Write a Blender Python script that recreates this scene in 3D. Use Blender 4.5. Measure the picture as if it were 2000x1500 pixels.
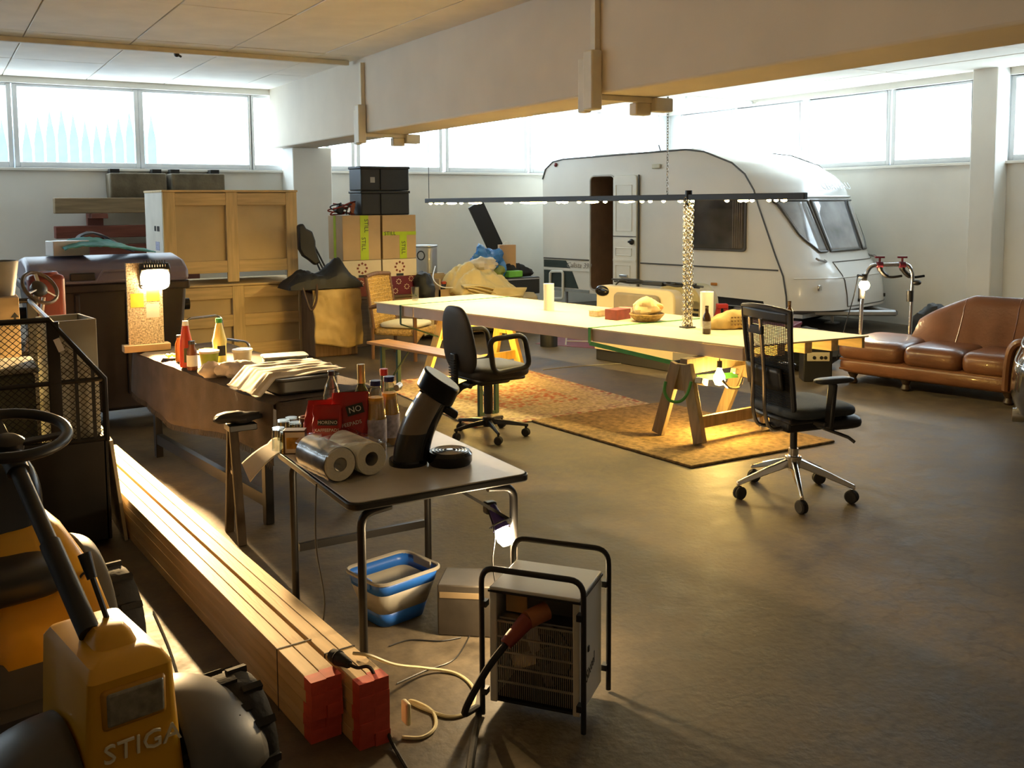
import bpy, math, random
from math import sin, cos, pi, radians, atan2, sqrt
from mathutils import Vector, Matrix, Euler, noise
random.seed(7)
S = bpy.context.scene
C = S.collection
for o in list(bpy.data.objects): bpy.data.objects.remove(o)
V = Vector
# ------------------------------------------------------------------ camera
FPX, CX, CY = 1882., 1000., 560.          # focal length and principal point, in pixels of the 2000x1500 frame
PITCH, ROLL, YAW, EYE = 0.0886, 0.00654, 0.5403, 1.82
_f = V((sin(YAW)*cos(PITCH), cos(YAW)*cos(PITCH), -sin(PITCH)))
_r = V((cos(YAW), -sin(YAW), 0)); _d = _f.cross(_r)
RT = _r*cos(ROLL) + _d*sin(ROLL); DN = -_r*sin(ROLL) + _d*cos(ROLL); FW = _f
E0 = V((0, 0, EYE))
cam = bpy.data.objects.new('camera', bpy.data.cameras.new('camera')); C.objects.link(cam)
cam.matrix_world = Matrix(((RT.x, -DN.x, -FW.x, 0), (RT.y, -DN.y, -FW.y, 0), (RT.z, -DN.z, -FW.z, EYE), (0, 0, 0, 1)))
cam.data.sensor_width = 36; cam.data.lens = FPX/2000*36
cam.data.shift_y = -(750-CY)/2000
cam.data.clip_start = .05
S.camera = cam
def ray(x, y): return RT*((x-CX)/FPX) + DN*((y-CY)/FPX) + FW
def P(x, y, z=0):                         # pixel -> point at height z
    d = ray(x, y); return E0 + d*((z-EYE)/d.z)
def PD(x, y, dep): return E0 + ray(x, y)*dep
def PY(x, y, Y): d = ray(x, y); return E0 + d*(Y/d.y)
def PX(x, y, X): d = ray(x, y); return E0 + d*(X/d.x)
# ------------------------------------------------------------------ light
w = bpy.data.worlds.new('sky'); S.world = w; w.use_nodes = True
bg = w.node_tree.nodes['Background']; bg.inputs[0].default_value = (.76, .90, 1, 1); bg.inputs[1].default_value = 8.0
S.view_settings.view_transform = 'Standard'; S.view_settings.look = 'None'
S.view_settings.exposure = 0.35; S.view_settings.gamma = 1; S.view_settings.use_curve_mapping = False
WARM = (1, .62, .22); WARM2 = (1, .72, .36)
def point(name, loc, power, col=WARM, r=.03, parent=None):
    l = bpy.data.lights.new(name, 'POINT'); l.energy = power; l.color = col; l.shadow_soft_size = r
    o = bpy.data.objects.new(name, l); C.objects.link(o); o.location = loc; o.parent = parent; return o
# ------------------------------------------------------------------ materials
_mats = {}
def mat(name, col=(.5, .5, .5), rough=.6, metal=0, var=.12, scale=6., bump=0., bscale=80., spec=.5, trans=0, emit=0, ecol=None, stretch=(1, 1, 1), coat=0, alpha=1, ior=1.45):
    if name in _mats: return _mats[name]
    m = bpy.data.materials.new(name); m.use_nodes = True; nt = m.node_tree; n = nt.nodes; L = nt.links
    b = n['Principled BSDF']
    b.inputs['Roughness'].default_value = rough; b.inputs['Metallic'].default_value = metal
    b.inputs['Specular IOR Level'].default_value = spec; b.inputs['Coat Weight'].default_value = coat
    b.inputs['Transmission Weight'].default_value = trans; b.inputs['IOR'].default_value = ior
    b.inputs['Alpha'].default_value = alpha
    tc = n.new('ShaderNodeTexCoord'); mp = n.new('ShaderNodeMapping'); mp.inputs['Scale'].default_value = stretch
    L.new(tc.outputs['Object'], mp.inputs['Vector'])
    nz = n.new('ShaderNodeTexNoise'); nz.inputs['Scale'].default_value = scale; nz.inputs['Detail'].default_value = 5
    L.new(mp.outputs[0], nz.inputs['Vector'])
    cr = n.new('ShaderNodeValToRGB'); e = cr.color_ramp.elements
    e[0].position = .3; e[1].position = .7
    e[0].color = [max(0, c*(1-var)) for c in col]+[1]; e[1].color = [min(1, c*(1+var)) for c in col]+[1]
    L.new(nz.outputs['Fac'], cr.inputs[0]); L.new(cr.outputs[0], b.inputs['Base Color'])
    if bump:
        n2 = n.new('ShaderNodeTexNoise'); n2.inputs['Scale'].default_value = bscale; n2.inputs['Detail'].default_value = 3
        L.new(mp.outputs[0], n2.inputs['Vector'])
        bp = n.new('ShaderNodeBump'); bp.inputs['Strength'].default_value = bump; bp.inputs['Distance'].default_value = .02
        L.new(n2.outputs['Fac'], bp.inputs['Height']); L.new(bp.outputs[0], b.inputs['Normal'])
    if emit:
        b.inputs['Emission Color'].default_value = tuple(ecol or col)+(1,); b.inputs['Emission Strength'].default_value = emit
    _mats[name] = m; return m
def nodes(m): return m.node_tree.nodes, m.node_tree.links, m.node_tree.nodes['Principled BSDF']
def wood(name, col, scale=1., ax='x', rough=.6, var=.3, spec=.3):
    st = {'x': (1.2, 14, 14), 'y': (14, 1.2, 14), 'z': (14, 14, 1.2)}[ax]
    return mat(name, col, rough, var=var, scale=2.2*scale, stretch=st, bump=.08, bscale=8, spec=spec)
WALL = mat('painted_wall', (.86, .84, .78), .85, var=.04, scale=1.6, bump=.05, bscale=120)
CEIL = mat('ceiling_board', (.88, .82, .70), .9, var=.06, scale=2.2, bump=.04, bscale=40)
BEAMM = mat('beam_paint', (.66, .58, .46), .85, var=.05, scale=1.5, bump=.05, bscale=90)  # warm tan partly stands in for lamp light bounced onto the beam
FRAME = mat('window_white', (.8, .82, .83), .45, var=.03)
def concrete():
    m = mat('concrete', (.092, .073, .050), .5, var=.32, scale=.9, bump=.12, bscale=30)
    n, L, b = nodes(m)
    src = b.inputs['Base Color'].links[0].from_socket
    tc = n['Texture Coordinate']
    n3 = n.new('ShaderNodeTexNoise'); n3.inputs['Scale'].default_value = 7; n3.inputs['Detail'].default_value = 8; n3.inputs['Roughness'].default_value = .7
    L.new(tc.outputs['Object'], n3.inputs['Vector'])
    vo = n.new('ShaderNodeTexVoronoi'); vo.feature = 'DISTANCE_TO_EDGE'; vo.inputs['Scale'].default_value = .42
    nw = n.new('ShaderNodeTexNoise'); nw.inputs['Scale'].default_value = 1.7; nw.inputs['Detail'].default_value = 6
    L.new(tc.outputs['Object'], nw.inputs['Vector'])
    mx0 = n.new('ShaderNodeMix'); mx0.data_type = 'VECTOR'; mx0.inputs['Factor'].default_value = .55
    L.new(tc.outputs['Object'], mx0.inputs[4]); L.new(nw.outputs['Color'], mx0.inputs[5]); L.new(mx0.outputs[1], vo.inputs['Vector'])
    cr = n.new('ShaderNodeValToRGB'); cr.color_ramp.elements[0].position = .0; cr.color_ramp.elements[1].position = .004
    cr.color_ramp.elements[0].color = (.72, .72, .72, 1)
    L.new(vo.outputs['Distance'], cr.inputs[0])
    c2 = n.new('ShaderNodeValToRGB'); c2.color_ramp.elements[0].position = .3; c2.color_ramp.elements[0].color = (.42, .41, .40, 1); c2.color_ramp.elements[1].position = .72; c2.color_ramp.elements[1].color = (1.5, 1.48, 1.4, 1)
    L.new(n3.outputs['Fac'], c2.inputs[0])
    a = n.new('ShaderNodeMix'); a.data_type = 'RGBA'; a.blend_type = 'MULTIPLY'; a.inputs['Factor'].default_value = 1
    L.new(src, a.inputs[6]); L.new(c2.outputs[0], a.inputs[7])
    d = n.new('ShaderNodeMix'); d.data_type = 'RGBA'; d.blend_type = 'MULTIPLY'; d.inputs['Factor'].default_value = 1
    L.new(a.outputs[2], d.inputs[6]); L.new(cr.outputs[0], d.inputs[7]); L.new(d.outputs[2], b.inputs['Base Color'])
    rr = n.new('ShaderNodeMapRange'); rr.inputs['To Min'].default_value = .40; rr.inputs['To Max'].default_value = .85
    L.new(n3.outputs['Fac'], rr.inputs[0]); L.new(rr.outputs[0], b.inputs['Roughness'])
    return m
CONC = concrete()
def pane_mat(name, tint=(1, 1, 1), refl=1.0):
    m = bpy.data.materials.new(name); m.use_nodes = True; n = m.node_tree.nodes; L = m.node_tree.links
    n.remove(n['Principled BSDF'])
    t = n.new('ShaderNodeBsdfTransparent'); t.inputs[0].default_value = tint+(1,)
    g = n.new('ShaderNodeBsdfGlossy'); g.inputs['Roughness'].default_value = .03
    f = n.new('ShaderNodeLayerWeight'); pw = n.new('ShaderNodeMath'); pw.operation = 'POWER'; pw.inputs[1].default_value = 5
    ad = n.new('ShaderNodeMath'); ad.operation = 'MULTIPLY_ADD'; ad.inputs[1].default_value = .7*refl; ad.inputs[2].default_value = .04*refl
    L.new(f.outputs['Facing'], pw.inputs[0]); L.new(pw.outputs[0], ad.inputs[0])
    mx = n.new('ShaderNodeMixShader'); L.new(ad.outputs[0], mx.inputs[0]); L.new(t.outputs[0], mx.inputs[1]); L.new(g.outputs[0], mx.inputs[2])
    L.new(mx.outputs[0], n['Material Output'].inputs[0]); return m
PANE = pane_mat('window_glass', (.97, .99, 1))
FILM = pane_mat('clear_film', (.93, .93, .93))
GLASS = pane_mat('clear_glass', (.90, .93, .92), 2.6)
# ------------------------------------------------------------------ mesh builder
class MB:
    def __init__(s): s.v = []; s.f = []
    def add(s, vs, fs, M=None):
        k = len(s.v); s.v += [tuple((M @ V(p)) if M else p) for p in vs]; s.f += [tuple(i+k for i in f) for f in fs]; return s
    def box(s, x0, x1, y0, y1, z0, z1, M=None):
        return s.add([(x0, y0, z0), (x1, y0, z0), (x1, y1, z0), (x0, y1, z0), (x0, y0, z1), (x1, y0, z1), (x1, y1, z1), (x0, y1, z1)],
                     [(0, 3, 2, 1), (4, 5, 6, 7), (0, 1, 5, 4), (1, 2, 6, 5), (2, 3, 7, 6), (3, 0, 4, 7)], M)
    def cbox(s, c, size, rot=(0, 0, 0)):
        M = Matrix.Translation(c) @ Euler(rot).to_matrix().to_4x4(); a, b, d = [q/2 for q in size]
        return s.box(-a, a, -b, b, -d, d, M)
    def bar(s, a, b, w, h, up=(0, 0, 1)):
        a = V(a); b = V(b); x = (b-a).normalized(); y = V(up).cross(x)
        if y.length < 1e-4: y = V((0, 1, 0))
        y.normalize(); z = x.cross(y); l = (b-a).length
        M = Matrix(((x.x, y.x, z.x, a.x), (x.y, y.y, z.y, a.y), (x.z, y.z, z.z, a.z), (0, 0, 0, 1)))
        return s.box(0, l, -w/2, w/2, -h/2, h/2, M)
    def tube(s, pts, r, n=8, closed=False, caps=True):
        pts = [V(p) for p in pts]; m = len(pts); rs = r if isinstance(r, (list, tuple)) else [r]*m
        ring = []; up = None
        for i, p in enumerate(pts):
            if closed: t = pts[(i+1) % m]-pts[i-1]
            else: t = pts[min(i+1, m-1)]-pts[max(i-1, 0)]
            t.normalize()
            if up is None: up = V((0, 0, 1)) if abs(t.z) < .9 else V((1, 0, 0))
            a = up-t*up.dot(t)
            if a.length < 1e-5: a = V((1, 0, 0)).cross(t)
            a.normalize(); b = t.cross(a); up = a
            ring.append([p+a*(rs[i]*cos(2*pi*k/n))+b*(rs[i]*sin(2*pi*k/n)) for k in range(n)])
        vs = [q for R in ring for q in R]; fs = []
        for i in range(m if closed else m-1):
            j = (i+1) % m
            for k in range(n): fs.append((i*n+k, i*n+(k+1) % n, j*n+(k+1) % n, j*n+k))
        if caps and not closed: fs.append(tuple(range(n))[::-1]); fs.append(tuple((m-1)*n+k for k in range(n)))
        return s.add(vs, fs)
    def cyl(s, a, b, r, r2=None, n=16): return s.tube([a, b], [r, r if r2 is None else r2], n)
    def lathe(s, prof, n=24, M=None, c=(0, 0, 0)):
        vs = []; fs = []; m = len(prof); c = V(c)
        for r, z in prof:
            for k in range(n): vs.append(c+V((r*cos(2*pi*k/n), r*sin(2*pi*k/n), z)))
        for i in range(m-1):
            for k in range(n): fs.append((i*n+k, i*n+(k+1) % n, (i+1)*n+(k+1) % n, (i+1)*n+k))
        return s.add(vs, fs, M)
    def ball(s, c, r, n=14, m=9, M=None):
        if not isinstance(r, (tuple, list)): r = (r, r, r)
        c = V(c); vs = []; fs = []
        for i in range(m+1):
            t = pi*i/m
            for k in range(n): vs.append(c+V((r[0]*sin(t)*cos(2*pi*k/n), r[1]*sin(t)*sin(2*pi*k/n), -r[2]*cos(t))))
        for i in range(m):
            for k in range(n): fs.append((i*n+k, i*n+(k+1) % n, (i+1)*n+(k+1) % n, (i+1)*n+k))
        return s.add(vs, fs, M)
    def prism(s, poly, t, M=None):            # poly in local xy, extruded 0..t along z
        n = len(poly); vs = [(x, y, 0) for x, y in poly]+[(x, y, t) for x, y in poly]
        fs = [tuple(range(n))[::-1], tuple(range(n, 2*n))]+[(i, (i+1) % n, n+(i+1) % n, n+i) for i in range(n)]
        return s.add(vs, fs, M)
    def grid(s, fn, nu, nv, M=None):
        vs = [fn(i/nu, j/nv) for j in range(nv+1) for i in range(nu+1)]; w = nu+1
        return s.add(vs, [(j*w+i, j*w+i+1, (j+1)*w+i+1, (j+1)*w+i) for j in range(nv) for i in range(nu)], M)
    def torus(s, c, R, r, M=None, n=14, m=6, sq=(1, 1)):
        k = len(s.v); c = V(c)
        vs = []; fs = []
        for i in range(n):
            a = 2*pi*i/n
            for j in range(m):
                b = 2*pi*j/m; q = R+r*cos(b); vs.append(c+V((q*cos(a)*sq[0], q*sin(a)*sq[1], r*sin(b))))
        for i in range(n):
            for j in range(m): fs.append((i*m+j, ((i+1) % n)*m+j, ((i+1) % n)*m+(j+1) % m, i*m+(j+1) % m))
        return s.add(vs, fs, M)
    def build(s, name, m, parent=None, bevel=0, smooth=True, seg=2, solid=0, sub=0, ang=40):
        me = bpy.data.meshes.new(name); me.from_pydata([tuple(p) for p in s.v], [], s.f); me.validate(); me.update()
        if m: me.materials.append(m)
        import bmesh
        bm = bmesh.new(); bm.from_mesh(me); bmesh.ops.remove_doubles(bm, verts=bm.verts, dist=1e-5) if len(bm.verts) < 20000 else None
        bmesh.ops.recalc_face_normals(bm, faces=bm.faces); bm.to_mesh(me); bm.free()
        if smooth:
            me.polygons.foreach_set('use_smooth', [True]*len(me.polygons)); me.set_sharp_from_angle(angle=radians(ang))
        o = bpy.data.objects.new(name, me); C.objects.link(o); o.parent = parent
        if solid: md = o.modifiers.new('solid', 'SOLIDIFY'); md.thickness = solid; md.offset = 0
        if sub: md = o.modifiers.new('sub', 'SUBSURF'); md.levels = md.render_levels = sub
        if bevel: md = o.modifiers.new('bevel', 'BEVEL'); md.width = bevel; md.segments = seg; md.limit_method = 'ANGLE'; md.angle_limit = radians(35)
        return o
def tag(o, label, cat, group=None, kind=None):
    if label: o['label'] = label
    if cat: o['category'] = cat
    if group: o['group'] = group
    if kind: o['kind'] = kind
    return o
def thing(name, label, cat, loc=(0, 0, 0), rz=0, group=None):
    o = bpy.data.objects.new(name, None); C.objects.link(o); o.empty_display_size = .1
    o.location = loc; o.rotation_euler = (0, 0, rz); return tag(o, label, cat, group)
def struct(name, mb, m, parent=None, **k):
    o = mb.build(name, m, parent, **k)
    if not parent: o['kind'] = 'structure'
    return o
def sempty(name, loc=(0, 0, 0)):
    o = bpy.data.objects.new(name, None); C.objects.link(o); o.location = loc; o['kind'] = 'structure'; return o
def copyobj(o, name=None, parent=None, loc=None, rot=None):
    c = o.copy(); C.objects.link(c); c.parent = parent
    if loc is not None: c.location = loc
    if rot is not None: c.rotation_euler = rot
    return c
def clone(root, loc=None, rz=None, label=None, group=None):
    r = copyobj(root)
    if loc is not None: r.location = loc
    if rz is not None: r.rotation_euler = (0, 0, rz)
    if label: r['label'] = label
    if group: r['group'] = group
    for ch in list(root.children):
        c = copyobj(ch, parent=r)
        for g in list(ch.children): copyobj(g, parent=c)
    return r
def place(o, loc, rz=0): o.location = loc; o.rotation_euler = (0, 0, rz); return o
def frame(o, x, y, z):                       # 4x4 from origin and axes
    x = V(x).normalized(); y = V(y).normalized(); z = V(z).normalized()
    return Matrix(((x.x, y.x, z.x, o[0]), (x.y, y.y, z.y, o[1]), (x.z, y.z, z.z, o[2]), (0, 0, 0, 1)))
def text(s, size, m, parent, M, name='lettering', ext=.002, align='CENTER', shear=0, space=1):
    cu = bpy.data.curves.new(name, 'FONT'); cu.body = s; cu.size = size; cu.extrude = ext; cu.align_x = align; cu.align_y = 'CENTER'; cu.shear = shear; cu.space_character = space; cu.resolution_u = 2
    t = bpy.data.objects.new(name, cu); C.objects.link(t)
    me = bpy.data.meshes.new_from_object(t); bpy.data.objects.remove(t); me.materials.clear(); me.materials.append(m)
    o = bpy.data.objects.new(name, me); C.objects.link(o); o.parent = parent; o.matrix_basis = M; return o
def arc(c, r, a0, a1, n=8, u=(1, 0, 0), v=(0, 0, 1)):
    c = V(c); u = V(u); v = V(v); return [c+u*(r*cos(a0+(a1-a0)*i/n))+v*(r*sin(a0+(a1-a0)*i/n)) for i in range(n+1)]
def fillet(pts, r, n=5, closed=False):        # round the corners of a polyline
    pts = [V(p) for p in pts]; out = []; m = len(pts)
    for i, p in enumerate(pts):
        if not closed and i in (0, m-1): out.append(p); continue
        a = pts[i-1]; b = pts[(i+1) % m]; da = (a-p); db = (b-p); q = min(r, da.length*.49, db.length*.49)
        s = p+da.normalized()*q; e = p+db.normalized()*q
        for k in range(n+1):
            t = k/n; out.append(s*(1-t)**2+p*(2*t*(1-t))+e*t*t)
    return out
def curve(pts, n=6):                          # catmull-rom
    pts = [V(p) for p in pts]; q = [pts[0]]+pts+[pts[-1]]; out = []
    for i in range(1, len(q)-2):
        a, b, c, d = q[i-1:i+3]
        for k in range(n):
            t = k/n; out.append(.5*((2*b)+(c-a)*t+(2*a-5*b+4*c-d)*t*t+(3*b-a-3*c+d)*t**3))
    out.append(pts[-1]); return out
def nz(p, s=1., k=0): return noise.noise(V((p[0]*s+k*7.3, p[1]*s+k*3.1, p[2]*s+k*1.7)))
def rrect(w, h, r, n=4, cx=0, cy=0):
    out = []
    for sx, sy, a in ((1, 1, 0), (-1, 1, 90), (-1, -1, 180), (1, -1, 270)):
        for k in range(n+1):
            t = radians(a+90*k/n); out.append((cx+sx*(w/2-r)+r*cos(t), cy+sy*(h/2-r)+r*sin(t)))
    return out
def pillow(cx, cy, cz, sx, sy, sz, e=4, n=16, m=16):   # superellipsoid cushion as lists for MB.grid
    def f(u, v):
        a = 2*pi*u; b = pi*(v-.5)
        def p(q): return math.copysign(abs(q)**(2/e), q)
        return (cx+sx/2*p(cos(b))*p(cos(a)), cy+sy/2*p(cos(b))*p(sin(a)), cz+sz/2*math.copysign(abs(sin(b))**(2/3), sin(b)))
    return f
# ------------------------------------------------------------------ shared materials
BLK = mat('black_plastic', (.016, .016, .017), .42, var=.1)
BLKG = mat('black_gloss', (.008, .008, .01), .12, var=.1)
RUB = mat('rubber', (.018, .017, .016), .8, var=.15, bump=.1, bscale=50)
DKM = mat('dark_metal', (.03, .028, .027), .38, metal=.6, var=.15)
CHR = mat('chrome', (.72, .72, .74), .14, metal=1, var=.03)
ALU = mat('aluminium', (.6, .6, .6), .35, metal=1, var=.05)
WHP = mat('white_plastic', (.76, .75, .72), .4, var=.03)
PINE = wood('pine', (.62, .46, .25), ax='y', var=.18)
PINEX = wood('pine_x', (.60, .45, .25), ax='x', var=.2)
PINEZ = wood('pine_z', (.60, .45, .25), ax='z', var=.2)
PLY = mat('plywood', (.56, .44, .27), .6, var=.12, scale=3, stretch=(1, 1, 4))
CARD = mat('cardboard', (.46, .33, .19), .85, var=.06, scale=4)
DWOOD = wood('dark_wood', (.14, .075, .04), ax='z', var=.3, rough=.45)
GRN = mat('green_strap', (.06, .27, .06), .7, var=.15)
BGRN = mat('bench_green', (.035, .075, .045), .5, var=.1)
YELT = mat('trestle_yellow', (.62, .42, .10), .55, var=.15, stretch=(6, 6, 1))
# ------------------------------------------------------------------ room
XR, YB, ZC = 12.0, 14.2, 3.48
XL, YF = -5.0, -4.0
struct('floor', MB().box(XL, XR+.3, YF, YB+.3, -.12, 0), CONC)
def wall_with_windows(): pass
ZS, ZT = 2.38, 3.36                       # bottom and top of the window band
mb = MB().box(XL, XR+.3, YB, YB+.3, 0, 2.30).box(XL, XR+.3, YB, YB+.3, 3.40, 3.9)
struct('wall_back', mb, WALL)
mb = MB().box(XR, XR+.3, YF, YB, 0, 2.30).box(XR, XR+.3, YF, YB, 3.40, 3.9).box(XR, XR+.3, YF, 4.0, 2.30, 3.40)
struct('wall_right', mb, WALL)
DIMW = mat('low_bounce_wall', (.34, .31, .27), .9)  # dark colour given to the unseen walls to cut bounced light
struct('wall_left', MB().box(XL-.3, XL, YF, YB+.3, 0, 2.3).box(XL-.3, XL, YF, YB+.3, 3.4, 3.9).box(XL-.3, XL, YF, 9.5, 2.3, 3.4), DIMW)
struct('wall_front', MB().box(XL, XR+.3, YF-.3, YF, 0, 3.9), DIMW)
struct('trim_1', MB().box(XL, XR, YB-.05, YB+.3, 2.262, 2.30), WALL, bevel=.006)
struct('trim_2', MB().box(XR-.05, XR+.3, YF, YB-.05, 2.262, 2.30), WALL, bevel=.006)
# ceiling: boards with recessed joints under a slab
ce = struct('ceiling', MB().box(XL-.3, XR+.3, YF-.3, YB+.3, ZC+.03, ZC+.4), BEAMM)
tile = MB().box(-.494, .494, -.994, .994, 0, .028).build('ceiling_panel', CEIL, ce, bevel=.004, seg=1)
first = True
for i in range(-4, 12):
    for j in range(0, 7):
        cx = i+.37; cy = .9+2*j+.6
        if cx > 12.0-.3 or cy > 13.6: continue
        if i < -3 and j < 3: continue
        if 3.9 < cx < 4.4: pass
        z = ZC+random.uniform(-.002, .004)
        if first: tile.location = (cx, cy, z); first = False
        else: copyobj(tile, parent=ce, loc=(cx, cy, z))
# beam and columns
BX0, BX1, BZ = 4.36, 4.93, 2.62
struct('ceiling_beam', MB().box(BX0, BX1, YF, YB, BZ, ZC+.03), BEAMM, bevel=.02)
cy0 = PX(574, 400, 4.52).y
struct('column', MB().box(4.52, PY(650, 400, cy0).x, cy0, YB, 0, BZ), WALL, bevel=.015)
struct('column', MB().box(11.72, XR, PX(1947, 200, 11.72).y, PX(1898, 200, 11.72).y, 0, ZC+.02), WALL, bevel=.015)
# windows ---------------------------------------------------------------
def window(k, a, b, wall):
    """a,b: extent of the glass along the wall"""
    n = sempty('window_%d' % k); f = .06; d = .09; mid = {'b': YB+.12, 'c': XR+.12, 'd': XL-.12}[wall]
    fr = MB()
    def bx(a0, a1, z0, z1, dd=d):
        if wall == 'b': fr.box(a0, a1, mid-dd/2, mid+dd/2, z0, z1)
        else: fr.box(mid-dd/2, mid+dd/2, a0, a1, z0, z1)
    bx(a-f, a, 2.305, 3.395); bx(b, b+f, 2.305, 3.395); bx(a, b, 2.305, ZS); bx(a, b, ZT, 3.395)
    o = fr.build('window_frame', FRAME, n, bevel=.008)
    g = MB()
    if wall == 'b': g.box(a, b, mid-.004, mid+.004, ZS, ZT)
    else: g.box(mid-.004, mid+.004, a, b, ZS, ZT)
    g.build('pane', PANE, n, smooth=False)
    return n
def portal(name, c, sx, sy, rot):
    l = bpy.data.lights.new(name, 'AREA'); l.shape = 'RECTANGLE'; l.size = sx; l.size_y = sy; l.cycles.is_portal = True
    o = bpy.data.objects.new(name, l); C.objects.link(o); o.location = c; o.rotation_euler = rot
bx = lambda x: PY(x, 250, YB+.12).x
k = 1
spans = [(-4.9, -3.4), (-3.28, -1.75), (-1.63, -.55), (-.43, bx(14)), (bx(36), bx(262)), (bx(280), bx(483)), (bx(495), bx(548)+.2), (bx(640), bx(683)), (bx(701), bx(855)), (bx(874), bx(1022)), (bx(1038), bx(1162)), (bx(1172), 11.75)]
for a, b in spans: window(k, a, b, 'b'); k += 1
wy = lambda x: PX(x, 250, XR+.12).y
for a, b in [(wy(1432), 13.9), (wy(1565), wy(1444)), (wy(1735), wy(1585)), (wy(1900), wy(1752)), (5.7, wy(1985)), (4.1, 5.55)]: window(k, a, b, 'c'); k += 1
struct('trim_3', MB().box(XL, -4.96, YB+.07, YB+.17, 2.30, 3.40).box(11.81, XR+.2, YB+.07, YB+.17, 2.30, 3.40).box(XR+.07, XR+.17, 13.96, YB+.1, 2.30, 3.40).box(XR+.07, XR+.17, wy(1985)+.06, wy(1900)-.06, 2.3, 3.4).box(XR+.07, XR+.17, 4.0, 4.04, 2.3, 3.4), FRAME)
for a in (9.56, 11.2, 12.76): window(k, a, a+1.4, 'd'); k += 1  # unseen left windows, added to let fill light into the hall
portal('portal_left', (XL-.28, (YB+9.5)/2, 2.87), 1.15, YB-9.5, (0, -pi/2, 0))
portal('portal_back', ((XL+XR)/2, YB+.28, 2.87), XR-XL, 1.15, (pi/2, 0, pi))
portal('portal_right', (XR+.28, (4+YB)/2, 2.87), 1.15, YB-4, (0, pi/2, 0))
# pointed pales outside the back windows
pf = thing('palisade_fence', 'pale blue pointed palisade seen through the window of the back wall', 'fence', (0, 17.5, 0))
PALE = mat('pale_blue_paint', (.13, .25, .46), .7, var=.1)
pm = MB().prism([(-.075, -.2), (.075, -.2), (.07, 2.75), (0, 3.2), (-.07, 2.75)], .03, frame((0, 0, 0), (1, 0, 0), (0, 0, 1), (0, -1, 0)))
p0 = pm.build('pale', PALE, pf, smooth=False); p0.location = (-.9, 0, 0)
for i in range(1, 25): copyobj(p0, parent=pf, loc=(-.9+.175*i, 0, .12*sin(i*.9)+.004*i))
MB().box(-1, 3.5, .0, .05, 1.2, 1.3).build('fence_rail', PALE, pf)
# conduits, junction blocks ---------------------------------------------
CON = mat('painted_conduit', (.7, .63, .48), .6, var=.06)
tag(MB().box(-3, 4.3, 10.86, 10.92, ZC-.055, ZC-.002).build('cable_trunking', CON, bevel=.004), 'painted cable trunking running along the ceiling boards up to the beam', 'trunking')
def beam_block(Y, w, label, g):
    t = thing('beam_block', label, 'bracket', (BX0, Y, BZ), 0, g)
    MB().box(-.05, -.002, -.03, .03, .3, ZC-BZ-.06).build('conduit', CON, t, bevel=.004)
    MB().box(-.10, -.002, -.06, .06, -.12, .32).build('block', CON, t, bevel=.012)
    MB().box(-.07, -.002, .075, .17, -.13, .28).build('block', CON, t, bevel=.012)
    MB().box(0, BX1-BX0+.05, -.03, .03, -.045, -.002).build('conduit', CON, t, bevel=.004)
    MB().box(.35, .5, -.02, .07, -.14, -.045).build('block', CON, t, bevel=.01)
    MB().box(.5, .68, -.07, .05, -.11, -.004).build('block', CON, t, bevel=.01)
    return t
beam_block(PX(712, 230, BX0).y, 1, 'painted wooden blocks and conduit clamped round the beam under the trunking', 'blocks clamped round the beam')
beam_block(PX(1168, 160, BX0).y, 1, 'painted wooden blocks clamped round the beam above the trestle table', 'blocks clamped round the beam')
a = P(1340, 190, ZC-.03); b = P(1540, 207, ZC-.03)
tag(MB().bar(a, b, .05, .04).build('ceiling_conduit', FRAME), 'white conduit on the ceiling above the caravan', 'conduit')
o = MB().ball((0, 0, 0), .03).cyl((0, 0, 0), (0, 0, .06), .012).cyl((0, 0, 0), (.05, .02, -.02), .012).build('ceiling_hook', DKM)
o.location = P(345, 106, ZC-.06); tag(o, 'small dark hook fixed to the ceiling by the trunking', 'hook')
# ------------------------------------------------------------------ caravan
cF = P(1520, 529, .88); cR = P(1061, 504, .88); cR.z = cF.z = 0
cu_ = (cF-cR).normalized(); cn = V((-cu_.y, cu_.x, 0))          # cn points away from the camera (width)
if cn.dot(cF) < 0: cn = -cn
crz = atan2(cu_.y, cu_.x)
cv = thing('caravan', 'white touring caravan with open side door, parked by the high windows', 'caravan', cR, crz)
# local: +x to the nose, +y towards the camera side is negative -> far side is +y when cn matches
sgn = 1 if V((-sin(crz), cos(crz), 0)).dot(cn) > 0 else -1
def onc(x, y):                              # pixel on the near side of the caravan -> (along, height)
    d = ray(x, y); t = cn.dot(cR-E0)/cn.dot(d); q = E0+d*t; return ((q-cR).dot(cu_), q.z)
CW = 2.3
CVW = mat('caravan_white', (.74, .71, .64), .38, var=.03, scale=2)
CVF = mat('caravan_nose', (.80, .80, .78), .22, var=.02, scale=2, coat=.3)
CVB = mat('caravan_brown', (.22, .14, .09), .6, var=.1)
CVT = mat('caravan_trim', (.08, .075, .07), .4, var=.1)
CVD = mat('caravan_decal', (.035, .05, .045), .4, var=.1)
CVL = mat('caravan_door', (.78, .76, .68), .4, var=.03)
SMOKE = mat('smoked_acrylic', (.05, .042, .036), .06, var=.5, scale=3, coat=.5)
CLR = mat('front_acrylic', (.30, .31, .33), .06, var=.45, scale=2.2, coat=1)
Y = lambda d: sgn*d                          # d = depth into the body from the near side
prof = [onc(*p) for p in [(1062, 587), (1060, 350), (1066, 330), (1080, 316), (1100, 311), (1340, 292), (1375, 296), (1430, 318), (1455, 340), (1473, 372), (1481, 400), (1515, 500), (1530, 540), (1536, 580)]]
prof[0] = (0.0, .36); prof.append((4.53, .36))
top_i = 5
arch = [(4.2, .36), (4.17, .46), (3.30, .48), (3.22, .36)]
outer = prof+arch
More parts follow.
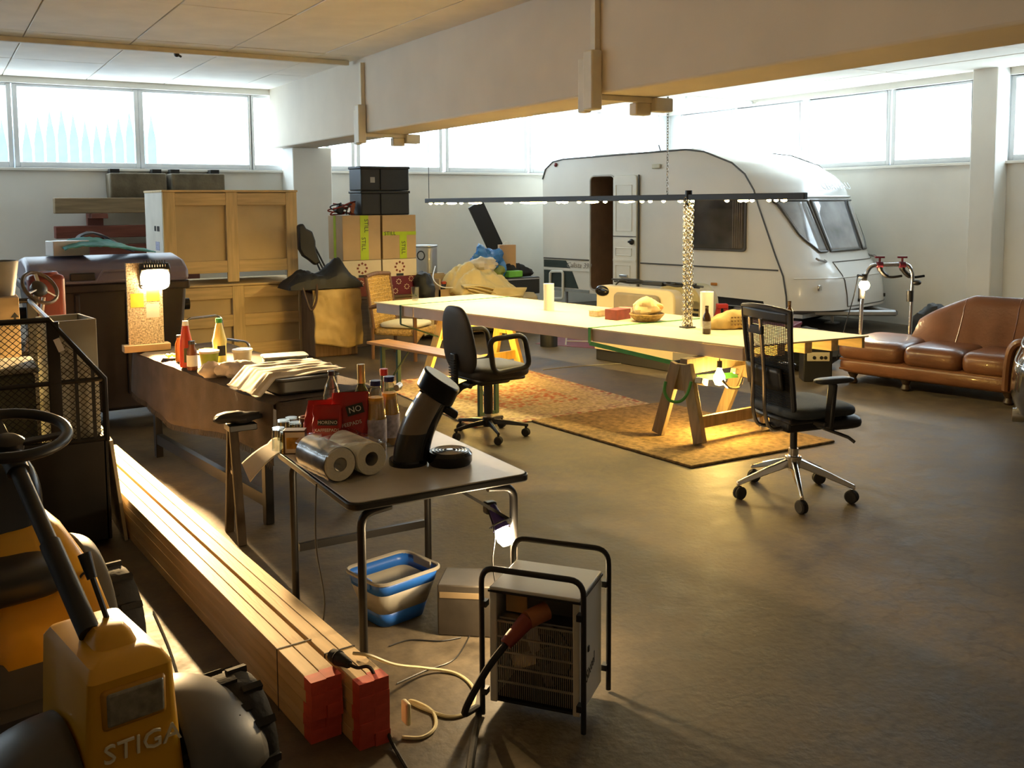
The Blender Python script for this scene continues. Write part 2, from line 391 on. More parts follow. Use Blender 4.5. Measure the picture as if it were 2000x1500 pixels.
dx0, dx1, dz0, dz1 = 1.05, 1.55, .42, 2.2
import bmesh
def holed(outer, hole, y):
    bm = bmesh.new(); es = []
    for loop in (outer, hole):
        vs = [bm.verts.new((x, y, z)) for x, z in loop]
        es += [bm.edges.new((vs[i], vs[(i+1) % len(vs)])) for i in range(len(vs))]
    bmesh.ops.triangle_fill(bm, use_beauty=True, use_dissolve=False, edges=es)
    vs = [v.co.copy() for v in bm.verts]; bm.verts.index_update(); fs = [[v.index for v in f.verts] for f in bm.faces]; bm.free()
    m = MB(); m.add(vs, fs); return m
hole = [(x+(dx0+dx1)/2, y+(dz0+dz1)/2) for x, y in rrect(dx1-dx0, dz1-dz0, .08)]
side = holed(outer, hole, 0)
n = len(prof)
# roof, rear and floor skin between the two sides (nose is a separate moulding)
sk = MB()
for i in range(0, top_i):
    a, b = prof[i], prof[i+1]
    sk.add([(a[0], 0, a[1]), (b[0], 0, b[1]), (b[0], Y(CW), b[1]), (a[0], Y(CW), a[1])], [(0, 1, 2, 3)])
sk.add([(0, 0, .36), (4.5, 0, .36), (4.5, Y(CW), .36), (0, Y(CW), .36)], [(0, 1, 2, 3)])
side.v += []; k0 = len(side.v); side.v += sk.v; side.f += [tuple(i+k0 for i in f) for f in sk.f]
far = MB().add([(x, Y(CW), z) for x, z in prof], [tuple(range(n))]); k0 = len(side.v); side.v += far.v; side.f += [tuple(i+k0 for i in f) for f in far.f]
side.build('body', CVW, cv, ang=25)
# brown entrance niche
nb = MB(); q = .75
for a, b in zip(hole, hole[1:]+hole[:1]): nb.add([(a[0], 0, a[1]), (b[0], 0, b[1]), (b[0], Y(q), b[1]), (a[0], Y(q), a[1])], [(0, 1, 2, 3)])
nb.add([(x, Y(q), z) for x, z in hole], [tuple(range(len(hole)))])
nb.build('entrance', CVB, cv)
fr = MB().tube([(x, Y(-.006), z) for x, z in hole], .014, 6, closed=True); fr.build('door_seal', mat('door_frame_grey', (.5, .47, .42), .5), cv)
# nose moulding: profile swept across the width, bulging forward
np_ = prof[5:]+[]
def nprof(s):
    t = s*(len(np_)-1); i = min(int(t), len(np_)-2); f = t-i
    return (np_[i][0]*(1-f)+np_[i+1][0]*f, np_[i][1]*(1-f)+np_[i+1][1]*f)
def nose(v, s, off=0.):
    x, z = nprof(s)
    k = min(1, max(0, (2.53-z)/.45)); low = max(0, min(1, (1.0-z)/.25))
    b = .40*k*(1-abs(2*v-1)**3.6) + .10*low*(1-abs(2*v-1)**5)
    return (x+b+off, Y(CW*v), z)
MB().grid(lambda u, v: nose(u, v), 40, 54).build('nose', CVF, cv, ang=60)
# trims
tr = MB().tube([(x, Y(-.004), z) for x, z in prof[1:]], .013, 6); tr.build('edge_trim', CVT, cv)
tr2 = MB().tube([(x, Y(CW+.004), z) for x, z in prof[1:]], .013, 6); tr2.build('edge_trim', CVT, cv)
za = .93
for a, b in ((0.02, 1.03), (2.06, onc(1520, 529)[0])):
    MB().box(a, b, Y(-.012), Y(.0), .875, .895).build('waist_trim', CVT, cv)
MB().box(0.02, 1.03, Y(-.01), 0, .70, .715).build('waist_trim', CVW, cv)
# dark decal and lower stripe at the rear
D1 = frame((0, Y(-.003), 0), (1, 0, 0), (0, 0, 1), (0, -sgn, 0))
MB().prism([(.02, .74), (.62, .74), (.52, .86), (.02, .86)], .002, D1).build('decal', CVD, cv)
MB().prism([(.02, .42), (.80, .42), (.66, .69), (.02, .69)], .002, D1).build('decal', CVD, cv)
MB().box(.02, 1.03, Y(-.012), 0, .365, .41).build('skirt', mat('skirt_grey', (.28, .3, .3), .6), cv)
text('Calista 390', .12, mat('decal_grey', (.32, .3, .28), .5), cv, frame((.80, Y(-.004), .79), (1, 0, 0), (0, 0, 1), (0, -sgn, 0)), shear=.3)
hn = MB().tube(fillet([(x, Y(-.03), z) for x, z in [onc(1077, 530), onc(1102, 530), onc(1102, 583), onc(1077, 583)]], .05, 4, True), .022, 6, closed=True); hn.build('service_hatch', CVL, cv)
# door leaf folded back against the side
dl0, dl1, dlb = 1.56, 2.02, .46
MB().prism(rrect(dl1-dl0, 2.2-dlb, .07, cx=(dl0+dl1)/2, cy=(2.2+dlb)/2), .05, frame((0, Y(-.004), 0), (1, 0, 0), (0, 0, 1), (0, -sgn, 0))).build('door', CVL, cv, bevel=.008)
door = [c for c in cv.children if c.name.startswith('door') and 'seal' not in c.name][-1]
def dpanel(x0, x1, z0, z1, m=CVL, y=-.054):
    MB().tube([(x0, Y(y), z0), (x1, Y(y), z0), (x1, Y(y), z1), (x0, Y(y), z1)], .008, 4, closed=True).build('door_panel', m, door)
dpanel(1.62, 1.93, 1.36, 2.05); dpanel(1.62, 1.93, .99, 1.10); dpanel(1.62, 1.90, .52, .84)
MB().box(1.565, 2.015, Y(-.058), Y(-.05), 1.27, 1.285).build('door_ridge', CVT, door)
MB().box(1.565, 2.015, Y(-.062), Y(-.05), .90, .93).build('door_ridge', CVL, door)
MB().lathe([(.02, 0), (.045, .01), (.045, .03), (.02, .05)], 12, frame((1.94, Y(-.05), 1.2), (1, 0, 0), (0, 0, 1), (0, -sgn, 0))).box(1.88, 1.95, Y(-.09), Y(-.05), 1.185, 1.215).build('door_handle', BLK, door, bevel=.005)
MB().box(1.70, 1.86, Y(-.075), Y(-.055), .66, .70).build('grab_handle', ALU, door, bevel=.006)
MB().tube([(2.035, Y(-.02), dlb), (2.035, Y(-.02), 2.2)], .014, 6).build('door_hinge', CVT, cv)
# side window
wx0, wz1 = onc(1350, 385); wx1, wz0 = onc(1458, 492)
wf = MB().prism(rrect(wx1-wx0, wz1-wz0, .05, cx=(wx0+wx1)/2, cy=(wz0+wz1)/2), .025, frame((0, Y(-.001), 0), (1, 0, 0), (0, 0, 1), (0, -sgn, 0))).build('side_window', CVT, cv, bevel=.006)
MB().prism(rrect(wx1-wx0-.06, wz1-wz0-.06, .04, cx=(wx0+wx1)/2, cy=(wz0+wz1)/2), .012, frame((0, Y(-.024), 0), (1, 0, 0), (0, 0, 1), (0, -sgn, 0))).build('pane', SMOKE, wf, bevel=.006)
for i in range(5): MB().cyl((wx1-.20+.035*i, Y(-.0362), wz0+.05), (wx1-.20+.035*i, Y(-.0362), wz1-.05), .006, n=6).build('curtain_fold', mat('curtain', (.2, .17, .15), .7), wf)
# lamps and vents
for (px, py, s, m) in ((1086, 322, .035, mat('amber_red', (.16, .03, .03), .3)),):
    x, z = onc(px, py); MB().ball((x, Y(-.01), z), (s, s*.7, s)).build('marker_lamp', m, cv)
x, z = onc(1283, 325); MB().cbox((x, Y(-.015), z), (.16, .03, .07)).build('awning_lamp', mat('cream_lens', (.6, .55, .4), .3), cv, bevel=.02)
x, z = onc(1401, 569); MB().cbox((x-.05, Y(-.012), z+.1), (.1, .024, .04)).build('reflector', mat('orange_reflector', (.5, .2, .05), .2), cv, bevel=.006)
# roof hatch and rails
def roofz(x): a, b = prof[4], prof[5]; return a[1]+(b[1]-a[1])*(x-a[0])/(b[0]-a[0])
MB().cbox((1.2, Y(.75), roofz(1.2)+.03), (.95, .6, .06)).build('roof_hatch', WHP, cv, bevel=.02)
MB().cbox((2.35, Y(.8), roofz(2.35)+.03), (.5, .5, .06)).build('roof_hatch', WHP, cv, bevel=.02)
MB().tube([(2.2, Y(.3), roofz(2.2)), (2.15, Y(.3), roofz(2.2)+.12)], .008, 6).build('aerial', BLK, cv)
# front windows: three acrylic panes with dark seals, laid on the nose
def fpane(v0a, v0b, v1a, v1b, s0, s1, cut=0):
    def g(u, t):
        s = s0+(s1-s0)*t; a = v0a+(v0b-v0a)*t; b = v1a+(v1b-v1a)*t
        if cut > 0 and t > .75: a += (t-.75)*cut
        if cut < 0 and t > .75: b += (t-.75)*cut
        return a+(b-a)*u, s
    o = MB().grid(lambda u, t: nose(*g(u, t), off=.014), 12, 16).build('front_window', CLR, cv, solid=.01)
    ed = [nose(*g(u, 0), off=.016) for u in [i/8 for i in range(9)]]+[nose(*g(1, t), off=.016) for t in [i/10 for i in range(1, 11)]]+[nose(*g(1-u, 1), off=.016) for u in [i/8 for i in range(1, 9)]]+[nose(*g(0, 1-t), off=.016) for t in [i/10 for i in range(1, 10)]]
    MB().tube(ed, .016, 6, closed=True).build('seal', CVT, o)
    return o
def s_of_z(z):
    lo, hi = 0, 1
    for _ in range(40):
        m_ = (lo+hi)/2
        if nprof(m_)[1] > z: lo = m_
        else: hi = m_
    return lo
sa, sb = s_of_z(1.80), s_of_z(1.12)
fpane(.05, .16, .26, .29, sa, sb, .25); fpane(.29, .32, .71, .68, sa, sb); fpane(.74, .71, .95, .84, sa, sb, -.25)
rail = [nose(v/20, s_of_z(1.85), .02) for v in range(1, 20)]
MB().tube(rail, .014, 6).build('awning_rail', ALU, cv)
for v in (.2, .86):
    x, y, z = nose(v, s_of_z(1.04), .03)
    t = frame((x, y, z), (0, 1, 0), (0, 0, 1), (1, 0, 0))
    MB().tube([(x, y-.1, z), (x+.04, y-.1, z-.02), (x+.04, y+.1, z-.05), (x, y+.1, z-.03)], .014, 6).build('grab_handle', mat('handle_grey', (.25, .24, .23), .4), cv)
# gas locker lines and lower nose details
sl = [s_of_z(z) for z in (.98, .40)]
ln = [nose(.3+.62*i/12, sl[0], .006) for i in range(13)]+[nose(.92, sl[0]+(sl[1]-sl[0])*i/8, .006) for i in range(1, 9)]+[nose(.92-.62*i/12, sl[1], .006) for i in range(1, 13)]+[nose(.3, sl[1]-(sl[1]-sl[0])*i/8, .006) for i in range(1, 8)]
MB().tube(ln, .007, 5, closed=True).build('locker_seam', CVT, cv)
MB().tube([nose(.03+.94*i/24, s_of_z(.78), .004) for i in range(25)], .008, 5).build('nose_ridge', CVF, cv)
for v in (.42, .8): x, y, z = nose(v, s_of_z(.47), .01); MB().cbox((x, y, z), (.02, .03, .05)).build('catch', BLK, cv, bevel=.004)
x, y, z = nose(.12, s_of_z(.66), .015); MB().cbox((x, y, z), (.03, .08, .08)).build('front_lamp', CHR, cv, bevel=.01)
letm = mat('pale_lettering', (.62, .66, .66), .4)
x, y, z = nose(.62, s_of_z(2.0), .02); nx = V(nose(.62, s_of_z(1.9)))-V(nose(.62, s_of_z(2.1))); nx.normalize()
yy = V((0, sgn, 0)); text('CHATEAU', .17, letm, cv, frame((x+.03, y, z+.0), yy, -nx, yy.cross(-nx)), space=1.05)
# A-frame, wheels, legs, front step
MB().tube([(4.4, Y(.25), .30), (5.5, Y(1.05), .32)], .04, 6).tube([(4.4, Y(1.85), .30), (5.5, Y(1.05), .32)], .04, 6).box(4.4, 4.7, Y(.1), Y(2.0), .26, .31).build('drawbar', mat('galvanised', (.42, .43, .45), .45, metal=.7), cv)
for d in (.12, CW-.30):
    wl = MB().lathe([(.10, -.09), (.29, -.09), (.31, -.06), (.31, .06), (.29, .09), (.10, .09)], 24, frame((3.7, Y(d+.09), .31), (1, 0, 0), (0, 0, 1), (0, 1, 0))).build('wheel', RUB, cv)
    MB().lathe([(.0, -.06), (.19, -.06), (.20, -.04), (.20, .04), (.0, .06)], 20, frame((3.7, Y(d+.09), .31), (1, 0, 0), (0, 0, 1), (0, 1, 0))).build('rim', ALU, wl)
MB().box(3.22, 4.18, Y(.10), Y(.13), .34, .62).build('arch_liner', BLK, cv)
for x_, d in ((.25, .3), (.25, 1.8), (4.2, .3), (4.2, 1.8)): MB().cyl((x_, Y(d), 0), (x_, Y(d), .36), .025, n=8).box(x_-.08, x_+.08, Y(d)-.08, Y(d)+.08, 0, .02).build('corner_leg', ALU, cv)
# bicycle carrier on the drawbar
bc = thing('bicycle_carrier', 'chrome tube bicycle carrier with dark red clamps standing before the caravan nose', 'bike carrier', (0, 0, 0))
bL = P(1680, 668, .30); bR = P(1775, 668, .30); bR = bL+(bR-bL)*1.0
q1 = PD(1683, 553, (bL-E0).dot(FW)); hb = PD(1692, 522, (bL-E0).dot(FW)).z
dR = (bR-E0).dot(FW)
bc.location = (bL.x, bL.y, 0)
lo_ = V((bL.x, bL.y, 0))
def B(x, y, d=None): return PD(x, y, (bL-E0).dot(FW) if d is None else d)-lo_
path = [B(1679, 672), B(1683, 590), B(1690, 540), B(1700, 518), B(1775, 516), B(1783, 535), B(1777, 640), B(1776, 668)]
MB().tube(fillet(path, .07, 5), .022, 10).build('tube_frame', CHR, bc)
RED = mat('clamp_red', (.13, .015, .03), .45)
for x in (1718, 1762):
    p = B(x, 517); t = MB().cyl(p-RT*.03, p+RT*.03, .035, n=10).cyl(p, p+V((0, 0, .08)), .012, n=8).bar(p+V((0, 0, .08))-RT*.05, p+V((0, 0, .08))+RT*.05, .025, .02); t.build('clamp', RED, bc)
    MB().tube(curve([p, p+V((.02, 0, -.06)), p+RT*.1+V((0, 0, -.13)), p+RT*.24+V((0, 0, -.12))]), [.03]*6+[.025]*6+[.014]*7, 8).build('clamp_arm', DKM, bc)
for x, y in ((1683, 572), (1777, 578)): p = B(x, y); MB().cyl(p-V((0, 0, .06)), p+V((0, 0, .06)), .036, n=10).build('sleeve', BLK, bc)
p = B(1790, 552); MB().ball(p, (.05, .05, .03)).build('tail_reflector', BLK, bc)
p0_ = B(1679, 668); p1_ = B(1776, 668)
MB().bar(p0_+V((0, 0, -.0)), p1_+V((0, 0, 0)), .08, .05).cyl(p0_, (p0_.x, p0_.y, 0), .02, n=8).cyl(p1_, (p1_.x, p1_.y, 0), .02, n=8).build('cross_bar', ALU, bc)
# bulb clipped to the carrier
BULB = mat('bulb_glow', (1, .8, .5), .3, emit=60, ecol=(1, .72, .36), var=0)
lp = PD(1688, 557, (bL-E0).dot(FW)-.06)
lt = thing('clip_lamp', 'glowing bare bulb lamp clipped to the bicycle carrier', 'lamp', lp)
MB().ball((0, 0, 0), .055).build('bulb', BULB, lt)
MB().cyl((0, 0, .04), (0, 0, .12), .028, n=10).cyl((0, 0, .09), (-.08, .02, .10), .02, n=8).build('socket', BLK, lt)
MB().tube(curve([(-.08, .02, .1), (-.12, .03, -.1), (-.25, .02, -.4), (-.4, 0, -.75)], 6), .006, 5).build('cord', BLK, lt)
point('clip_lamp_light', (0, -.0, -.075), 26, WARM2, .05, lt)
# ------------------------------------------------------------------ rugs
def rug_mat():
    m = mat('persian_wool', (.42, .34, .22), .95, var=.5, scale=30, bump=.3, bscale=200)
    n, L, b = nodes(m); src = b.inputs['Base Color'].links[0].from_socket
    tc = n['Texture Coordinate']
    sp = n.new('ShaderNodeSeparateXYZ'); L.new(tc.outputs['Object'], sp.inputs[0])
    ab = [n.new('ShaderNodeMath') for _ in range(2)]
    for q, s_, k in zip(ab, ('X', 'Y'), (1/.82, 1/1.05)):
        q.operation = 'MULTIPLY'; L.new(sp.outputs[s_], q.inputs[0]); q.inputs[1].default_value = k
    aa = []
    for q in ab:
        t = n.new('ShaderNodeMath'); t.operation = 'ABSOLUTE'; L.new(q.outputs[0], t.inputs[0]); aa.append(t)
    mx = n.new('ShaderNodeMath'); mx.operation = 'MAXIMUM'; L.new(aa[0].outputs[0], mx.inputs[0]); L.new(aa[1].outputs[0], mx.inputs[1])
    cr = n.new('ShaderNodeValToRGB'); cr.color_ramp.interpolation = 'CONSTANT'; e = cr.color_ramp.elements
    e[0].color = (.34, .085, .03, 1); e[1].position = .56; e[1].color = (.34, .30, .18, 1)
    for p, c in ((.62, (.44, .36, .2, 1)), (.86, (.30, .2, .17, 1)), (.96, (.28, .07, .05, 1))):
        q = e.new(p); q.color = c
    L.new(mx.outputs[0], cr.inputs[0])
    vo = n.new('ShaderNodeTexVoronoi'); vo.inputs['Scale'].default_value = 17; L.new(tc.outputs['Object'], vo.inputs['Vector'])
    c2 = n.new('ShaderNodeValToRGB'); c2.color_ramp.elements[0].position = .25; c2.color_ramp.elements[1].position = .55
    L.new(vo.outputs['Distance'], c2.inputs[0])
    m1 = n.new('ShaderNodeMix'); m1.data_type = 'RGBA'; L.new(c2.outputs[0], m1.inputs['Factor']); L.new(cr.outputs[0], m1.inputs[6]); L.new(src, m1.inputs[7])
    L.new(m1.outputs[2], b.inputs['Base Color']); return m
c = P(985, 780); rugc = V((4.55, 7.75, 0))
def flat(name, pts, th, m, c, sub=1):
    n = 14
    A, B_, D, E_ = [V((p[0]-c[0], p[1]-c[1], 0)) for p in pts]
    mb = MB()
    mb.add([(*p.xy, 0) for p in (A, B_, D, E_)]+[(*p.xy, th) for p in (A, B_, D, E_)], [(0, 3, 2, 1), (4, 5, 6, 7), (0, 1, 5, 4), (1, 2, 6, 5), (2, 3, 7, 6), (3, 0, 4, 7)])
    o = mb.build(name, m, bevel=th*.4); o.location = (c[0], c[1], .001); return o
tag(flat('oriental_rug', [(3.66, 6.70), (5.42, 6.50), (5.42, 8.75), (3.72, 8.95)], .010, rug_mat(), (4.55, 7.72)), 'patterned oriental rug with red centre field under the long trestle table', 'rug')
tag(flat('sisal_mat', [(4.34, 4.88), (5.72, 4.84), (5.54, 6.62), (4.16, 6.64)], .018, mat('sisal', (.22, .145, .06), .95, var=.45, scale=26, bump=.5, bscale=160), (4.95, 5.7)), 'coarse brown fibre mat under the near trestle of the table', 'mat')
# ------------------------------------------------------------------ trestle table
TZ = .74
TA, TB, TC_, TD = [P(*p, TZ) for p in [(1451, 676), (735, 590), (939, 574), (1690, 655)]]   # near front, far front, far back, near back
for q in (TA, TB, TC_, TD): q.z = 0
tb = thing('trestle_table', 'long plywood table of three boards lit from the bar above', 'table', (TA.x, TA.y, 0))
o0 = V((TA.x, TA.y, 0))
def TP(u, v, z=0):                          # u 0 near..1 far, v 0 front..1 back
    a = TA.lerp(TB, u); b = TD.lerp(TC_, u); q = a.lerp(b, v)-o0; q.z = z; return q
def slab(mb, u0, u1, v0, v1, z0, z1):
    q = [TP(u0, v0), TP(u1, v0), TP(u1, v1), TP(u0, v1)]
    return mb.add([(p.x, p.y, z0) for p in q]+[(p.x, p.y, z1) for p in q], [(0, 3, 2, 1), (4, 5, 6, 7), (0, 1, 5, 4), (1, 2, 6, 5), (2, 3, 7, 6), (3, 0, 4, 7)])
TOP = mat('table_ply', (.74, .63, .42), .55, var=.08, scale=2, stretch=(1, .5, 1))
APR = mat('apron_board', (.52, .42, .36), .6, var=.12, scale=4)
for u0, u1 in ((-.004, .322), (.326, .858), (.862, 1.004)): slab(MB(), u0, u1, -.012, 1.012, TZ-.014, TZ).build('board', TOP, tb, bevel=.003)
ends = [0, .13, .26, .36, .45, .55, .64, .75, .87, 1]
for a, b in ((0, .322), (.326, .858), (.862, 1)): slab(MB(), a, b, 0, .025, TZ-.115, TZ-.016).build('apron', APR, tb, bevel=.003)
slab(MB(), 0, 1, .972, .998, TZ-.10, TZ-.016).build('apron', PINE, tb, bevel=.003)
for v in (.30, .52, .74): slab(MB(), .0, .99, v-.03, v+.03, TZ-.10, TZ-.016).build('joist', PINE, tb, bevel=.003)
def trestle(name, label, feet, top0, top1, m, ztop, stretch=True, fz=.03):
    c = (top0+top1)/2; c.z = 0; t = thing(name, label, 'trestle', c)
    MB().bar(V((top0.x, top0.y, ztop-.06))-c, V((top1.x, top1.y, ztop-.06))-c, .07, .12).build('header', m, t, bevel=.004)
    for i, f in enumerate(feet):
        tp = top0 if i < 2 else top1
        a = V((tp.x, tp.y, ztop-.05)); d = (V((f.x, f.y, 0))-a)
        a2 = a+V((d.x, d.y, 0)).normalized()*.05; a2.z = ztop-.04
        MB().bar(V((f.x, f.y, fz))-c, a2-c, .10, .045, up=(top1-top0)).build('leg', m, t, bevel=.003)
    if stretch:
        MB().bar(feet[1].lerp(V((top0.x, top0.y, ztop)), .27)-c, feet[3].lerp(V((top1.x, top1.y, ztop)), .27)-c, .03, .09).build('stretcher', m, t, bevel=.003)
    for tp, fs in ((top0, feet[:2]), (top1, feet[2:])):
        a = fs[0].lerp(V((tp.x, tp.y, ztop)), .78); b = fs[1].lerp(V((tp.x, tp.y, ztop)), .78); MB().bar(a-c, b-c, .04, .2).build('gusset', m, t, bevel=.003)
    return t
ZU = TZ-.116
GREYW = wood('weathered_wood', (.23, .17, .10), ax='z', var=.25)
trestle('wooden_trestle', 'weathered wooden trestle with low stretcher standing on the brown fibre mat', [V((4.72, 5.69, 0)), V((4.77, 5.27, 0)), V((5.53, 5.86, 0)), V((5.50, 5.30, 0))], V((4.82, 5.52, 0)), V((5.62, 5.62, 0)), GREYW, ZU)
trestle('yellow_trestle', 'yellow varnished wooden trestle standing on the oriental rug', [V((4.38, 9.05, 0)), V((4.62, 8.62, 0)), V((5.28, 9.22, 0)), V((5.38, 8.8, 0))], V((4.52, 8.85, 0)), V((5.28, 9.0, 0)), YELT, ZU, fz=.024)
# ratchet straps
def strapobj(name, label, pts, w=.035, cat='strap', m=GRN, up=None):
    pts = [V(p) for p in pts]; c = pts[-1].copy(); c.z = 0
    mb = MB()
    for a, b in zip(pts, pts[1:]): mb.bar(a-c, b-c, w, .004, up=up or (0, 0, 1))
    o = mb.build(name, m, smooth=False); o.location = c; return tag(o, label, cat)
u_ = .305
ft = TP(.325, -.016, TZ)+o0; bt = TP(.325, 1.016, TZ)+o0
s0 = [V((bt.x, bt.y, TZ-.10)), V((bt.x, bt.y, TZ+.002)), V((ft.x, ft.y, TZ+.002)), V((ft.x, ft.y, TZ-.13)), P(1285, 700, .5), P(1310, 712, .42)]
t = thing('ratchet_strap', 'green ratchet strap tied across the near joint of the table boards', 'strap', (ft.x, ft.y, 0))
MB().bar(s0[1]-t.location, s0[2]-t.location, .035, .003).build('webbing', GRN, t)
yv = (bt-ft).normalized(); tdir = V((-yv.y, yv.x, 0))
mbx = MB().bar(s0[2]-t.location, s0[3]-t.location, .035, .003, up=yv); mbx.bar(s0[3]-t.location, V((4.84, 5.66, .57))-t.location, .035, .003, up=yv); mbx.build('webbing', GRN, t)
lo = [PD(x, y, 7.0)-t.location for x, y in [(1300, 745), (1298, 765), (1308, 782), (1328, 784), (1342, 770), (1350, 745)]]
MB().tube(curve(lo, 5), .012, 6).build('webbing_loop', GRN, t)
MB().bar(PD(1362, 738, 7.3)-t.location, PD(1440, 732, 7.6)-t.location, .045, .004, up=(1, 0, 0)).build('webbing_band', GRN, t)
for q_, z_ in ((PD(1370, 745, 7.2), (.12, .06, .05)), (PD(1435, 725, 7.6), (.07, .05, .05))): MB().cbox(q_-t.location, z_, (0, .3, .4)).build('ratchet', ALU, t, bevel=.008)
ft2 = TP(.90, -.016, TZ)+o0; bt2 = TP(.90, 1.016, TZ)+o0
t = thing('ratchet_strap', 'green ratchet strap tied round the far end of the table', 'strap', (ft2.x, ft2.y, 0))
MB().bar(V((ft2.x, ft2.y, TZ+.002))-t.location, V((bt2.x, bt2.y, TZ+.002))-t.location, .03, .003).build('webbing', GRN, t)
MB().bar(V((ft2.x, ft2.y, TZ))-t.location, V((ft2.x, ft2.y, TZ-.2))-t.location, .035, .003, up=(bt2-ft2)).tube([V((ft2.x, ft2.y, TZ-.2))-t.location, V((4.45, 8.9, .42))-t.location], .008, 5).build('webbing', mat('dark_green', (.03, .06, .03), .7), t)
# hanging bulbs under the table
BULB2 = mat('bulb_yellow', (1, .8, .3), .3, emit=70, ecol=(1, .66, .16), var=0)
def hang_bulb(loc, label, power, up, tubey=False):
    t = thing('bare_bulb', label, 'lamp', loc)
    if tubey: MB().lathe([(.0, -.09), (.03, -.08), (.036, -.02), (.036, .05), (.02, .09), (0, .095)], 14).build('bulb', BULB2, t)
    else: MB().lathe([(.0, -.06), (.03, -.052), (.045, -.02), (.042, .015), (.02, .06), (.018, .075)], 16).build('bulb', BULB2, t)
    MB().cyl((0, 0, .08), (0, 0, .13), .02, n=10).build('socket', BLK, t)
    MB().cyl((0, 0, .12), (0, 0, up), .004, n=5).build('cord', BLK, t)
    point('bulb_light', (0, 0, -.12), power, (1, .62, .16), .05, t); return t
b1 = PD(1405, 738, 7.35); hang_bulb(b1, 'glowing bare bulb hanging under the table beside the weathered trestle', 45, ZU+.1-b1.z)
b2 = PD(914, 683, 9.7); hang_bulb(b2, 'glowing bare bulb hanging low beside the yellow trestle', 26, ZU+.1-b2.z, True)
b3 = PD(902, 638, 10.0); hang_bulb(b3, 'glowing bare bulb tucked up under the table above the yellow trestle', 14, .14, True)
p = PD(1420, 748, 7.3); 
mb = MB().tube(curve([p+V((-.05, 0, .03)), p+V((0, -.02, -.03)), p+V((.10, -.02, -.04)), p+V((.16, 0, .02))], 6), .012, 6)
for i in range(len(mb.v)): mb.v[i] = tuple(V(mb.v[i])-V((p.x, p.y, 0)))
o = mb.build('steel_hook', CHR); o.location = (p.x, p.y, 0); tag(o, 'bent shiny hook hanging beside the bare bulb', 'hook')
# ------------------------------------------------------------------ light bar over the table
ba = V((4.83, 9.93, 1.83)); bb = V((5.63, 5.09, 1.845)); bz = (bb-ba); bl = bz.length
t = thing('light_bar', 'long black bar with glowing lamps along its underside, hung over the table', 'lamp', (ba+bb)/2)
mc = (ba+bb)/2; bd = bz.normalized(); bs = V((-bd.y, bd.x, 0))
MB().bar(ba-mc, bb-mc, .05, .05).build('rail', BLK, t, bevel=.004)
LED = mat('led_glow', (1, .85, .4), .3, emit=45, ecol=(1, .74, .24), var=0)
def bpos(px):                               # pixel column -> point on the bar
    d = ray(px, 388); n_ = V((-bd.y, bd.x, 0)); return E0+d*((ba-E0).dot(n_)/d.dot(n_))
leds = [(841, 4), (853, 5), (862, 5), (882, 14), (901, 4), (928, 18), (989, 4), (997, 4), (1037, 28), (1063, 6), (1091, 5), (1103, 8), (1131, 4), (1156, 16), (1182, 4), (1224, 18), (1254, 4), (1270, 4), (1296, 3), (1329, 5), (1348, 9), (1420, 4), (1447, 6), (1457, 5), (1469, 4), (1502, 4), (1516, 3), (1531, 6)]
for px, w_ in leds:
    q = bpos(px)-mc; q.z = (ba.z+(bb.z-ba.z)*((q+mc-ba).dot(bd)/bl))-mc.z-.031
    l_ = w_*.0058*( (q+mc-E0).dot(FW)/9)
    MB().lathe([(0, -1), (.55, -.8), (1, 0), (.55, .8), (0, 1)], 8, frame(q, bs, (0, 0, 1), bd) @ Matrix.Diagonal((.018, .014, max(.018, l_), 1))).build('led', LED, t)
al = bpy.data.lights.new('light_bar_light', 'AREA'); al.shape = 'RECTANGLE'; al.size = bl*.97; al.size_y = .04; al.energy = 110; al.color = (1, .74, .30)
ao = bpy.data.objects.new('light_bar_light', al); C.objects.link(ao); ao.parent = t; ao.location = (0, 0, -.06); ao.rotation_euler = (0, 0, atan2(bd.y, bd.x))
# suspension: thin wire at the far end, chain near the middle
wq = ba+bd*.05
MB().cyl(wq-mc, V((wq.x, wq.y, ZC-.02))-mc, .004, n=5).build('hanging_wire', DKM, t)
cq = bpos(1303); top = V((cq.x, cq.y, ZC-.0)); 
mb = MB(); zz = ba.z+.03; i = 0
while zz < ZC-.01:
    M_ = Matrix.Translation(V((cq.x, cq.y, zz))-mc) @ Euler((pi/2, 0, (i % 2)*pi/2)).to_matrix().to_4x4()
    mb.torus((0, 0, 0), .016, .004, M_, n=8, m=4, sq=(.6, 1)); zz += .024; i += 1
mb.build('hanging_chain', mat('zinc', (.55, .54, .5), .35, metal=.9), t)
# chain bundle hanging from the bar to the table top
cq = P(1340, 634, TZ); cbz = ba.z-.03
qb = bpos(1345)
t = thing('chain_bundle', 'bundle of shiny link chains hanging from the bar down to the table', 'chain', (qb.x, qb.y, TZ))
CHN = mat('chain_steel', (.66, .62, .52), .22, metal=1, var=.05)
L_ = MB(); link = L_
for s_ in range(6):
    a_ = 2*pi*s_/6; ox, oy = .032*cos(a_)*1.0, .032*sin(a_); mb = MB(); zz = .03; i = 0
    if s_ in (1, 4): zz = .012
    while zz < cbz-TZ+.03:
        M_ = Matrix.Translation((ox*(1+.1*sin(zz*9+s_)), oy, zz)) @ Euler((pi/2, 0, (i % 2)*pi/2+.5+s_)).to_matrix().to_4x4()
        mb.torus((0, 0, 0), .021, .0052, M_, n=10, m=5, sq=(.62, 1)); zz += .030; i += 1
    mb.build('chain_strand', CHN, t)
MB().box(-.05, .05, -.05, .05, 0, .012).build('foot_plate', DKM, t, bevel=.003)
MB().cyl((0, 0, cbz-TZ-.04), (0, 0, cbz-TZ+.10), .03, n=10).build('shackle', DKM, t)
